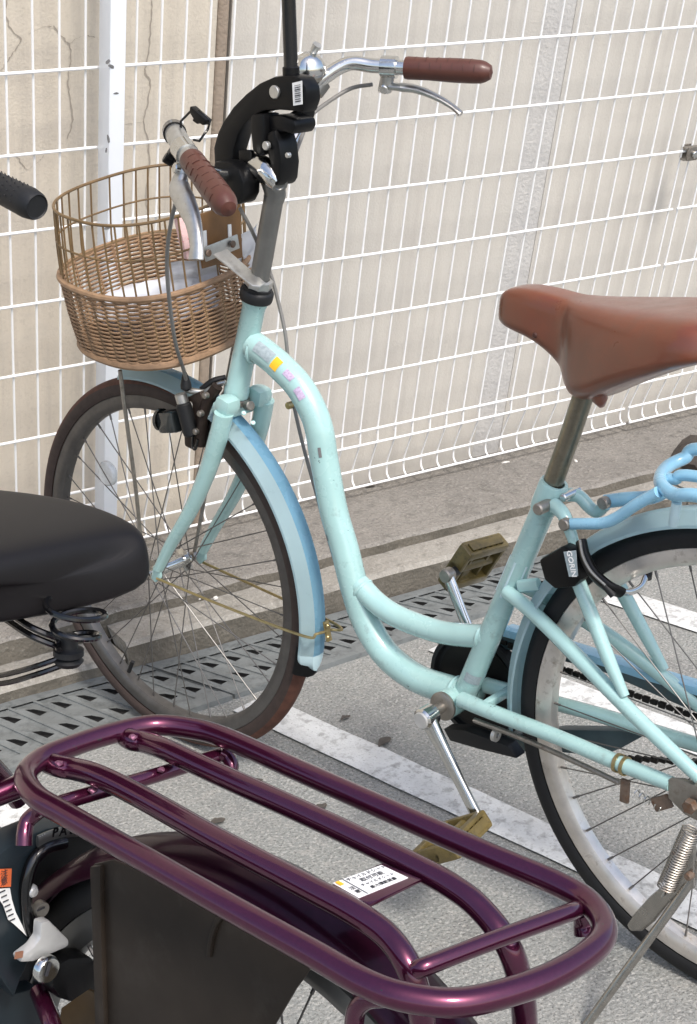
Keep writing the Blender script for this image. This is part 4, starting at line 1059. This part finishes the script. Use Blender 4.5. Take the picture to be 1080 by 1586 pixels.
PRY('holder_foot', ((0.888, 0.035, 1.064), (0.851, 0.035, 1.065), (0.835, 0.035, 1.055), (0.827, 0.035, 1.038), (0.829, 0.035, 1.019), (0.839, 0.035, 1.005), (0.852, 0.035, 1.002), (0.857, 0.035, 1.017), (0.873, 0.035, 1.029), (0.889, 0.035, 1.041)), .012, .050, M_black, uh, .006)
PRY('foot_plate', ((0.861, 0.054, 1.079), (0.834, 0.054, 1.081), (0.832, 0.054, 1.057), (0.842, 0.054, 1.047), (0.861, 0.054, 1.049)), .016, .024, M_black, uh, .003)
PRY('holder_leg', ((0.831, 0.012, 1.132), (0.803, 0.012, 1.135), (0.802, 0.012, 1.112), (0.806, 0.012, 1.078), (0.817, 0.012, 1.073), (0.83, 0.012, 1.08), (0.832, 0.012, 1.105)), -.008, .026, M_black, uh, .005)
PRY('holder_claw', ((0.806, 0.004, 1.106), (0.787, 0.004, 1.113), (0.778, 0.004, 1.092), (0.775, 0.004, 1.065), (0.779, 0.004, 1.041), (0.787, 0.004, 1.031), (0.795, 0.004, 1.037), (0.796, 0.004, 1.056), (0.803, 0.004, 1.078)), -.018, .022, M_black, uh, .006)
PRY('holder_bridge', ((0.822, -0.006, 1.129), (0.781, -0.006, 1.133), (0.753, -0.006, 1.128), (0.75, -0.006, 1.117), (0.758, -0.006, 1.107), (0.774, -0.006, 1.11), (0.8, -0.006, 1.105), (0.821, -0.006, 1.109)), -.030, .016, M_black, uh, .005)
PRY('holder_cap', ((0.804, -0.03, 1.128), (0.775, -0.03, 1.143), (0.765, -0.03, 1.136), (0.772, -0.03, 1.117), (0.791, -0.03, 1.107), (0.804, -0.03, 1.115)), -.046, -.016, M_black, uh, .006)
for q, r in (((0.787, 0.018, 1.165), 0.0095), ((0.799, 0.027, 1.09), 0.0065), ((0.881, 0.026, 1.056), 0.007), ((0.76, 0.023, 1.079), 0.004)): L('holder_rivet', cyl(r, -.004, .003, .001), q, Y, M_alloy, uh, 18)
pt, pb_ = Vector((0.771, 0, 1.192)), Vector((0.772, 0, 1.289))
dirp = (pb_ - pt).normalized()
T('umbrella_shaft', [pt - dirp * .03, pt, pt + dirp * .30, pt + dirp * .62], [.0105, .0105, .0098, .0098], M_blackp, uh, 2, 20)
L('shaft_collar', [(.0105, -.010), (.0125, -.010), (.0125, .006), (.0105, .008)], pt, dirp, M_black, uh, 20)
lp = ((0.752, 0.018, 1.179), (0.733, 0.018, 1.183), (0.733, 0.018, 1.151), (0.751, 0.018, 1.148))
PR('holder_label', lp, (0, .0006, 0), M_paper, uh, 0)
A_, B2, C2, D2 = [Vector(x) + Vector((0, .001, 0)) for x in lp]
for k in range(9):
    t = .14 + k * .085
    a = A_.lerp(D2, t); b = B2.lerp(C2, t); w_ = .012 + .018 * ((k * 7) % 3) / 2
    PR('label_bar', [a.lerp(b, .25), a.lerp(b, .85), a.lerp(b, .85) + (D2 - A_) * w_ * 1.6, a.lerp(b, .25) + (D2 - A_) * w_ * 1.6], (0, .0003, 0), M_ink, uh, 0)

# things lying in the basket
def crumple(name, c, s, m, label, cat, seed, n=3, rot=(0, 0, 0)):
    rnd = random.Random(seed); bm = bmesh.new(); bmesh.ops.create_icosphere(bm, subdivisions=n, radius=1)
    dirs = [(Vector((rnd.uniform(-1, 1), rnd.uniform(-1, 1), rnd.uniform(-1, 1))).normalized(), rnd.uniform(3, 9), rnd.uniform(0, 6), rnd.uniform(.03, .10)) for _ in range(9)]
    for v in bm.verts:
        k = 1 + sum(a * math.sin(f * v.co.dot(d) + p) for d, f, p, a in dirs)
        v.co = Vector((v.co.x * s[0], v.co.y * s[1], v.co.z * s[2])) * k
    o = finish(bm, name, m, ang=35)
    o.matrix_world = bike_m @ Matrix.Translation(Vector(c)) @ Matrix.Rotation(rot[2], 4, 'Z') @ Matrix.Rotation(rot[1], 4, 'Y')
    return tag(o, label, cat)
bike_m = Matrix((Vector((-0.28755, 0.95777, 0)), Vector((-0.95771, -0.28753, 0.01078)), Vector((0.01032, 0.0031, 0.99994)))).transposed().to_4x4(); bike_m.translation = Vector((0.1386, -1.46144, 0))
crumple('plastic_bag', (1.085, .005, .812), (.088, .110, .034), M_bag, 'crumpled white plastic bag lying on the wicker basket floor', 'bag', 5)
def sheet_thing(name, corners, bend, m, label, cat, n=8):
    A, B_, C_, D_ = [Vector(x) for x in corners]; bm = bmesh.new(); g = []
    nn = (B_ - A).cross(D_ - A).normalized()
    for j in range(n + 1):
        row = []
        for i in range(n + 1):
            u, v = i / n, j / n
            p = A.lerp(B_, u).lerp(D_.lerp(C_, u), v)
            row.append(bm.verts.new(p + nn * (bend * math.sin(math.pi * u) * (.4 + .6 * v) + .004 * math.sin(7 * u + 3 * v) + .003 * math.sin(11 * v))))
        g.append(row)
    for j in range(n):
        for i in range(n): bm.faces.new((g[j][i], g[j][i + 1], g[j + 1][i + 1], g[j + 1][i]))
    bmesh.ops.solidify(bm, geom=bm.faces[:], thickness=.0008)
    o = finish(bm, name, m, ang=50); o.matrix_world = bike_m; return tag(o, label, cat)
sheet_thing('paper_leaflet', ((0.985, 0.068, 0.902), (0.975, -0.029, 0.896), (0.978, -0.044, 0.86), (0.99, 0.062, 0.856)), .008, M_bag, 'folded white leaflet lying at the back of the wicker basket', 'leaflet')
sheet_thing('paper_leaflet', ((0.972, -0.072, 0.919), (0.972, -0.126, 0.94), (0.978, -0.123, 0.871), (0.978, -0.083, 0.854)), .006, M_bag, 'white wrapper behind the stem at the corner of the wicker basket', 'wrapper')
bm = bmesh.new()
pk = ((0.972, 0.05, 0.971), (0.972, 0.017, 0.975), (0.972, -0.004, 0.929), (0.972, -0.008, 0.9), (0.972, 0.036, 0.905))
prism(bm, pk, (.012, 0, 0), 0, .003); o = finish(bm, 'snack_packet', M_pink); o.matrix_world = bike_m; tag(o, 'pink and white printed packet standing at the back of the wicker basket', 'packet')

# ------------------------------------------------------------------ the purple bicycle in front
pb_root = thing('bicycle', 'dark purple electric bicycle in the foreground with tubular rear rack and black saddle', 'bicycle')
place(pb_root, (-0.29737, 0.95476, 0), (-0.94764, -0.29516, 0.12187), (0.11636, 0.03624, 0.99255), (-0.74104, -1.93885, 0))
ZR = 0.72
loop = ((0.132, -0.109, 0.72), (0.233, -0.109, 0.72), (0.321, -0.109, 0.72), (0.357, -0.1, 0.72), (0.385, -0.078, 0.72), (0.396, -0.038, 0.72), (0.399, 0.004, 0.72), (0.396, 0.04, 0.72), (0.378, 0.069, 0.72), (0.343, 0.085, 0.72), (0.301, 0.087, 0.72), (0.211, 0.089, 0.72), (0.118, 0.091, 0.72), (0.036, 0.092, 0.72), (-0.016, 0.093, 0.72), (-0.048, 0.084, 0.72), (-0.075, 0.061, 0.72), (-0.095, 0.01, 0.72), (-0.101, -0.04, 0.72), (-0.095, -0.076, 0.72), (-0.072, -0.101, 0.72), (-0.038, -0.111, 0.72), (0.04, -0.109, 0.72))
rack = T('rear_rack', loop, .0098, M_purple2, pb_root, 8, 18, closed=True)
T('rack_rail', ((0.397, -0.053, 0.715), (0.38, -0.05, 0.716), (0.368, -0.055, 0.716), (0.335, -0.053, 0.72), (0.28, -0.053, 0.72), (0.155, -0.055, 0.72), (0.061, -0.053, 0.72), (0.022, -0.051, 0.719), (-0.007, -0.048, 0.714), (-0.036, -0.043, 0.7), (-0.046, -0.051, 0.667), (-0.048, -0.061, 0.622), (-0.046, -0.071, 0.559)), .0098, M_purple, rack, 8, 16)
T('rack_rail', ((0.4, 0.032, 0.715), (0.381, 0.031, 0.716), (0.368, 0.025, 0.716), (0.339, 0.024, 0.72), (0.289, 0.023, 0.72), (0.189, 0.028, 0.72), (0.092, 0.03, 0.72), (0.051, 0.03, 0.719), (0.019, 0.03, 0.714), (-0.006, 0.035, 0.703), (-0.016, 0.032, 0.677), (-0.018, 0.025, 0.639), (-0.016, 0.019, 0.592)), .0098, M_purple, rack, 8, 16)
T('rack_cross_bar', ((0.327, -0.119, 0.7), (0.338, -0.033, 0.7), (0.35, 0.038, 0.7), (0.354, 0.073, 0.7)), .0068, M_purple, rack, 4, 14)
T('rack_cross_bar', ((-0.059, -0.096, 0.716), (-0.063, -0.078, 0.722), (-0.048, -0.007, 0.724), (-0.033, 0.048, 0.722), (-0.027, 0.054, 0.718)), .0066, M_purple, rack, 4, 14)
T('rack_hook', ((0.337, 0.081, 0.712), (0.346, 0.082, 0.704), (0.351, 0.088, 0.696), (0.347, 0.094, 0.688), (0.344, 0.097, 0.68)), .0068, M_purple, rack, 6, 14)
T('rack_hook', ((0.327, -0.108, 0.704), (0.322, -0.113, 0.7), (0.315, -0.112, 0.695), (0.313, -0.109, 0.688)), .0068, M_purple, rack, 6, 14)
T('rack_hook', ((-0.023, 0.082, 0.708), (-0.011, 0.085, 0.702), (-0.003, 0.086, 0.69), (-0, 0.084, 0.67)), .0068, M_purple, rack, 6, 14)
T('rack_hook', ((-0.056, -0.108, 0.708), (-0.057, -0.114, 0.698), (-0.06, -0.115, 0.69)), [.0068, .0085, .0105], M_purple, rack, 6, 16)
ca, cb = Vector((0.069, 0.083, 0.712)), Vector((-0.012, 0.084, 0.712))
for k in range(16):
    t = random.random() ** .8; p = ca.lerp(cb, t) + Vector((0, .0075 + random.uniform(-.0015, .001), random.uniform(-.0015, .003)))
    bm = bmesh.new(); bmesh.ops.create_icosphere(bm, subdivisions=1, radius=1)
    s_ = (random.uniform(.0015, .005), .0012, random.uniform(.0007, .0015))
    for v in bm.verts: v.co = Vector((v.co.x * s_[0], v.co.y * s_[1], v.co.z * s_[2])) * random.uniform(.7, 1.2)
    finish(bm, 'paint_chip', M_chip if k % 3 == 0 else M_ink, rack, loc=p)
pl_ = ((0.083, 0.018, 0.722), (0.077, -0.036, 0.722), (0.041, -0.039, 0.722), (0.045, 0.018, 0.722))
PR('label_plate', pl_, (0, 0, -.003), M_purple, rack, .001)
lb = ((0.083, 0.015, 0.722), (0.075, -0.032, 0.722), (0.049, -0.032, 0.722), (0.056, 0.017, 0.722))
PR('rack_label', lb, (0, 0, .0005), M_paper, rack, 0)
A_, B2, C2, D2 = [Vector(x) + Vector((0, 0, .0012)) for x in lb]
xd, yd = (B2 - A_), (A_ - D2)
ctr = (A_ + B2 + C2 + D2) / 4
for k, (body, size) in enumerate((('\u30c1\u30e3\u30a4\u30eb\u30c9\u30b7\u30fc\u30c8', .0048), ('\u53d6\u4ed8\u53ef\u80fd', .0056), ('\u30c1\u30e3\u30a4\u30eb\u30c9\u30b7\u30fc\u30c8', .0040), ('\u6700\u5927\u7a4d\u8f09\u8cea\u91cf', .0042))):
    text_obj('label_text', body, size, M_ink, rack, ctr + yd * (.34 - .22 * k) + xd * .10, xd, yd, .0001)
for k in range(2): text_obj('label_text', '\u6ce8\u610f'[k], .0050, M_ink, rack, ctr - yd * (.06 + .22 * k) - xd * .40, xd, yd, .0001)
PR('label_rule', [A_ + xd * .175, A_ + xd * .190, D2 + xd * .190, D2 + xd * .175], (0, 0, .0001), M_ink, rack, 0)
PR('label_warning', [A_ + xd * .02 - yd * .04, A_ + xd * .10 - yd * .04, A_ + xd * .10 - yd * .26, A_ + xd * .02 - yd * .26], (0, 0, .0001), M_yell, rack, 0)

for q in ((0.373, 0.038, 0.724), (0.371, -0.043, 0.724), (0.34, 0.029, 0.708), (0.33, -0.04, 0.708), (0.338, 0.077, 0.712)):
    bm = bmesh.new(); bmesh.ops.create_icosphere(bm, subdivisions=2, radius=.0036)
    for v in bm.verts: v.co *= random.uniform(.75, 1.2); v.co.z *= .7
    finish(bm, 'weld_bead', M_weld, rack, loc=q)
# rear wheel, mudguard, skirt guard
PHB = Vector((.165, -.004, .338))
pw = make_wheel('rear_wheel', PHB, M_stem, [M_tyreR, M_tyreR], .062, pb_root, .034, .03)
bm = bmesh.new()
prof = [(.336, -.034), (.346, -.0325), (.355, -.018), (.358, 0), (.355, .018), (.346, .0325), (.336, .034)]
lathe(bm, prof, PHB, (0, -1, 0), 90, R(-150), R(62), ref=(-1, 0, 0)) if False else lathe(bm, prof, PHB, (0, -1, 0), 90, R(-5), R(205), ref=(1, 0, 0))
bmesh.ops.solidify(bm, geom=bm.faces[:], thickness=.0012)
pm = finish(bm, 'rear_mudguard', M_purpled, pb_root, ang=60)
BX('mudguard_clip', (0.1, 0, 0.675), (.030, .022, .014), M_blackm, pm)
sk = ((0.3, 0.058, 0.667), (0.277, 0.058, 0.68), (0.186, 0.058, 0.691), (0.103, 0.058, 0.693), (0.056, 0.058, 0.689), (0.074, 0.058, 0.658), (0.095, 0.058, 0.614), (0.115, 0.058, 0.542), (0.283, 0.058, 0.451), (0.293, 0.058, 0.559))
skirt = PR('skirt_guard', sk, (0, .003, 0), M_skirt, pb_root, .001)
PR('guard_rib', ((0.299, 0.06, 0.667), (0.286, 0.06, 0.673), (0.283, 0.06, 0.608), (0.278, 0.06, 0.527), (0.275, 0.06, 0.456), (0.286, 0.06, 0.45), (0.292, 0.06, 0.561)), (0, .006, 0), M_skirt, skirt, .002)
T('guard_fold', ((0.145, 0.062, 0.691), (0.153, 0.063, 0.681), (0.159, 0.063, 0.664), (0.162, 0.062, 0.646)), .0025, M_skirt, skirt, 6, 8)
bm = bmesh.new()   # brown inner guard seen below the panels
prism(bm, ((0.374, 0.03, 0.482), (0.338, 0.03, 0.518), (0.321, 0.03, 0.52), (0.315, 0.03, 0.418), (0.391, 0.03, 0.377)), (0, .003, 0)); finish(bm, 'inner_guard', M_ochre, pb_root)

# ring lock
XL = .400
hx = lambda P_, dx: [(p[0] + dx, p[1], p[2]) for p in P_]
lk = ((0.4, 0.106, 0.618), (0.4, 0.093, 0.635), (0.4, 0.074, 0.645), (0.4, 0.055, 0.649), (0.4, 0.03, 0.649), (0.4, -0.001, 0.643), (0.4, -0.04, 0.626), (0.4, -0.071, 0.604), (0.4, -0.067, 0.597), (0.4, -0.039, 0.615), (0.4, -0.004, 0.628), (0.4, 0.02, 0.63), (0.4, 0.035, 0.624), (0.4, 0.045, 0.61), (0.4, 0.049, 0.586), (0.4, 0.044, 0.56), (0.4, 0.034, 0.533), (0.4, 0.05, 0.523), (0.4, 0.058, 0.51), (0.4, 0.065, 0.495), (0.4, 0.077, 0.517), (0.4, 0.094, 0.557), (0.4, 0.107, 0.581))
plock = PR('ring_lock', lk, (.030, 0, 0), M_lockb, pb_root, .003)
PR('gap_shade_plate', ((0.435, 0.02, 0.588), (0.435, 0.012, 0.607), (0.435, -0.007, 0.611), (0.435, -0.032, 0.607), (0.435, -0.069, 0.594), (0.435, -0.116, 0.566), (0.435, -0.111, 0.56), (0.435, -0.07, 0.567), (0.435, -0.033, 0.567), (0.435, -0.008, 0.554), (0.435, 0.011, 0.538), (0.435, 0.02, 0.555)), (.01, 0, 0), M_tyreR, plock, .001)  # added black plate, stands in for the shade between ring and mudguard
PR('lower_cover', ((0.43, 0.099, 0.565), (0.43, 0.058, 0.508), (0.43, 0.043, 0.474), (0.43, 0.015, 0.468), (0.43, 0.003, 0.441), (0.43, 0.015, 0.348), (0.43, 0.101, 0.395)), (.02, 0, 0), M_lockb, plock, .002)
T('lock_tube', ((0.396, 0.013, 0.631), (0.396, 0.034, 0.633), (0.396, 0.048, 0.625), (0.396, 0.055, 0.607), (0.396, 0.055, 0.587), (0.396, 0.051, 0.564), (0.396, 0.043, 0.544)), .0058, M_blackp, plock, 8, 14)
T('lock_top_band', ((0.397, 0.042, 0.642), (0.397, 0.027, 0.642), (0.397, 0.005, 0.639), (0.397, -0.017, 0.631), (0.397, -0.036, 0.621)), .0062, M_stem, plock, 8, 10, flat=.35, up=(1, 0, 0))
pts = ((0.396, 0.024, 0.645), (0.396, 0.015, 0.643), (0.396, 0.005, 0.641))
for i, chx in enumerate('PAS'):
    p = Vector(pts[i]); tx = (Vector(pts[min(2, i + 1)]) - Vector(pts[max(0, i - 1)]))
    text_obj('lock_lettering', chx, .0125, M_black, plock, p + Vector((-.001, 0, 0)), tx, Vector((-1, 0, 0)).cross(tx), .0002, .0003)
for k in range(3): 
    p = Vector((0.396, 0.04, 0.643)) + (Vector(pts[0]) - Vector((0.396, 0.04, 0.643))) * (k * .16)
    BX('lock_tick', p, (.0006, .0010, .008), M_silver, plock, bev=0)
PR('orange_label', ((0.398, 0.089, 0.633), (0.398, 0.069, 0.626), (0.398, 0.07, 0.609), (0.398, 0.089, 0.616)), (-.0006, 0, 0), M_orange, plock, 0)
PR('white_label', ((0.398, 0.089, 0.614), (0.398, 0.071, 0.608), (0.398, 0.069, 0.596), (0.398, 0.065, 0.582), (0.398, 0.058, 0.566), (0.398, 0.053, 0.553), (0.398, 0.059, 0.561), (0.398, 0.066, 0.57), (0.398, 0.073, 0.578), (0.398, 0.078, 0.594)), (-.0006, 0, 0), M_paper, plock, 0)
wl = ((0.396, 0.081, 0.609), (0.396, 0.069, 0.572))
for k in range(7):
    p = Vector(wl[0]).lerp(Vector(wl[1]), k / 7)
    BX('label_line', p + Vector((0, -.001, 0)), (.0003, .0060, .0012), M_ink, plock, bev=0)
for k in range(2): text_obj('label_text', ('\u6ce8', '\u610f')[k], .008, M_ink, plock, Vector((0.396, 0.078, 0.625)) + Vector((0, 0, -.0075 * k)), (0, -1, 0), (0, 0, 1), .0001)
L('lock_rivet', [(0, -.004), (.004, -.003), (.006, 0), (.006, .004)], (0.392, 0.051, 0.599), (1, 0, 0), M_silver, plock, 16)
L('lock_screw', [(0, -.003), (.007, -.003), (.0075, 0), (.0075, .004)], (0.392, 0.042, 0.578), (1, 0, 0), M_steel, plock, 16)
BX('screw_slot', Vector((0.388, 0.045, 0.581)), (.001, .008, .0014), M_ink, plock, bev=0)
lev_ = PR('lock_lever', ((0.385, 0.056, 0.578), (0.385, 0.047, 0.577), (0.385, 0.026, 0.549), (0.385, 0.025, 0.543), (0.385, 0.03, 0.542), (0.385, 0.048, 0.543), (0.385, 0.065, 0.544), (0.385, 0.078, 0.549), (0.385, 0.079, 0.554), (0.385, 0.064, 0.558), (0.385, 0.057, 0.564)), (-.012, 0, 0), M_silver, plock, .003)
PR('lever_tip', ((0.372, 0.085, 0.563), (0.372, 0.077, 0.561), (0.372, 0.078, 0.555), (0.372, 0.086, 0.557)), (-.0012, 0, 0), M_copper, plock, 0)
kb = PR('key_housing', ((0.392, 0.046, 0.534), (0.392, 0.03, 0.535), (0.392, 0.007, 0.526), (0.392, -0.012, 0.506), (0.392, -0.017, 0.489), (0.392, -0.009, 0.481), (0.392, 0.023, 0.485), (0.392, 0.04, 0.498), (0.392, 0.05, 0.515)), (-.026, 0, 0), M_black, plock, .005)
L('key_cylinder', [(0, -.003), (.0110, -.003), (.0125, -.001), (.0125, .004)], (0.364, 0.057, 0.537), (1, 0, 0), M_chrome, kb, 24)
BX('keyhole', (0.36, 0.059, 0.54), (.001, .0030, .0120), M_ink, kb, Matrix.Rotation(R(20), 3, 'X'), 0)
T('seat_stay', ((0.4, 0.038, 0.489), (0.36, 0.055, 0.483), (0.3, 0.075, 0.451)), .0085, M_purple, pb_root, 4, 14)
T('seat_stay', [(.42, -.062, .56), (.30, -.066, .44), (.19, -.07, .36)], .0085, M_purple, pb_root, 4, 14)
# tubes towards the seat cluster, left edge
T('rack_strut', ((0.4, 0.049, 0.7), (0.406, 0.061, 0.696), (0.416, 0.094, 0.69)), .0105, M_purple, pb_root, 4, 14)
T('rack_strut', ((0.442, 0.028, 0.66), (0.438, 0.048, 0.69), (0.431, 0.069, 0.715)), .0090, M_purple, pb_root, 4, 14)
T('seat_tube', [(.66, 0, .22), (.64, 0, .50), (.625, 0, .74)], .0200, M_purple, pb_root, 4, 18)
T('chain_stay', [(.52, .04, .30), (.35, .06, .33), (.17, .07, .338)], .011, M_purple, pb_root, 4, 14)
T('chain_stay', [(.52, -.04, .30), (.35, -.06, .33), (.17, -.07, .338)], .011, M_purple, pb_root, 4, 14)
T('rack_leg', [(-.04, .052, .60), (.08, .072, .45), (.165, .075, .338)], .008, M_purple, pb_root, 4, 12)
T('rack_leg', [(-.058, -.05, .60), (.06, -.072, .45), (.165, -.075, .338)], .008, M_purple, pb_root, 4, 12)
T('main_tube', [(.65, 0, .33), (.78, 0, .30), (.95, 0, .45), (1.05, 0, .68)], .026, M_purple, pb_root, 6, 18)

# black saddle with coil springs
sec = [(.388, .084, .898, .868), (.390, .098, .914, .862), (.398, .106, .922, .858), (.420, .110, .926, .856), (.460, .110, .928, .858), (.500, .104, .928, .862), (.540, .088, .927, .866), (.580, .066, .925, .868), (.620, .048, .924, .868), (.650, .038, .920, .868), (.668, .026, .908, .872)]
bm = bmesh.new(); rings = []
for x, w, zt, ze in sec:
    prof = []
    for k in range(-8, 9):
        t = abs(k) / 8.0; sg = 1 if k >= 0 else -1
        prof.append(bm.verts.new((x + .020 * (sg * t) + .004, sg * w * (1 - (1 - t) ** 2.4) ** .5 + .034, -.012 + zt - (zt - ze) * t ** 6.0)))
    rings.append(prof)
for A, B_ in zip(rings[:-1], rings[1:]):
    for k in range(16): bm.faces.new((A[k], A[k + 1], B_[k + 1], B_[k]))
    bm.faces.new((A[0], B_[0], B_[16], A[16]))
bm.faces.new(rings[0]); bm.faces.new(rings[-1][::-1])
sadB = finish(bm, 'saddle', M_saddleB, pb_root, ang=80)
ms_ = sadB.modifiers.new('s', 'SUBSURF'); ms_.levels = 2; ms_.render_levels = 2
def coil(c, r, z0, z1, turns, name='saddle_spring', rr=.0031):
    N_ = int(turns * 20)
    T(name, [(c[0] + r * math.cos(k / 20 * 2 * math.pi) * (1 - .42 * k / N_), c[1] + r * math.sin(k / 20 * 2 * math.pi) * (1 - .42 * k / N_), z0 + (z1 - z0) * k / N_) for k in range(N_ + 1)], rr, M_blackp, sadB, 1, 8)
sc0 = (0.342, 0.05, 0.868)
coil((0.37, .022, 0), .0265, 0.867, 0.826, 2.2, 'saddle_spring', .0028)
if False: coil((sc0[0] + .010, -.058, 0), .0235, 0.881, 0.844, 2.35)
nb = Vector((0.381, 0.022, 0.818))
L('spring_seat', [(0, -.012), (.010, -.011), (.013, -.007), (.009, -.004), (.013, -.002), (.013, .003), (.008, .005), (.0075, .016), (0, .017)], nb, (0, 0, 1), M_blackm, sadB, 18)
if False: L('spring_seat', [(0, -.016), (.012, -.015), (.014, -.009), (.010, -.006), (.015, -.003), (.015, .004), (.010, .007), (.009, .022), (0, .024)], (nb.x + .004, -.058, nb.z), (0, 0, 1), M_blackm, sadB, 18)
for dz in (0, .0075):
    T('saddle_rail', [nb + Vector((0, 0, .002 + dz)), Vector((0.4, 0.045, 0.833)) + Vector((0, 0, dz)), Vector((0.444, 0.04, 0.835)) + Vector((0, 0, dz)), Vector((0.495, 0.035, 0.837))], .0030, M_blackp, sadB, 8, 8)
    T('saddle_rail', [nb + Vector((0, 0, -.002 - dz)), Vector((0.402, 0.04, 0.804)) + Vector((0, 0, -dz)), Vector((0.458, 0.035, 0.777)) + Vector((0, 0, -dz)), Vector((0.513, 0.03, 0.756))], .0026, M_blackp, sadB, 8, 8)
if False: T('saddle_rail', [(nb.x + .004, -.058, nb.z), (.45, -.03, .835), (.52, -.02, .84), (.62, -.012, .865)], .0035, M_blackp, sadB, 6, 8)
T('seat_post', [(.625, 0, .70), (.61, 0, .87)], .0135, M_blackp, pb_root, smooth=False, seg=16)

# right hand grip
ge, gs = Vector((0.76, -0.241, 1.147)), Vector((0.88, -0.243, 1.172))
d = (ge - gs).normalized(); ln = (ge - gs).length
pbar = T('handlebar', [gs + d * .02, gs - d * .05, (1.0, -.20, 1.16), (1.02, -.10, 1.10), (1.0, 0, 1.07), (1.02, .10, 1.10), (1.0, .20, 1.16), (.90, .24, 1.17), (.80, .245, 1.15)], .0112, M_stem, pb_root, 8, 14)
g = L('grip', [(.012, 0), (.0160, .001), (.0160, ln * .4), (.0168, ln * .75), (.0172, ln - .016), (.0155, ln - .004), (.0135, ln), (.0120, ln - .0015), (.0001, ln - .002)], gs, d, M_blackm, pbar, 32)
u_ = d.cross(Vector((0, 0, 1))).normalized(); v_ = u_.cross(d)
for k in range(7):
    for j in range(-3, 4):
        an = R(60) + R(22) * j + (R(11) if k % 2 else 0)
        p = gs + d * (ln * (.28 + .085 * k)) + (u_ * math.cos(an) + v_ * math.sin(an)) * .0166
        bm = bmesh.new(); tube(bm, [p - v_ * .0014 - u_ * .001, p + v_ * .0014 + u_ * .001], .0006, 5); finish(bm, 'grip_slit', M_ink, g)
T('head_stem', [(1.0, 0, 1.07), (1.02, 0, .95), (1.06, 0, .70)], .017, M_stem, pb_root, 4, 16)
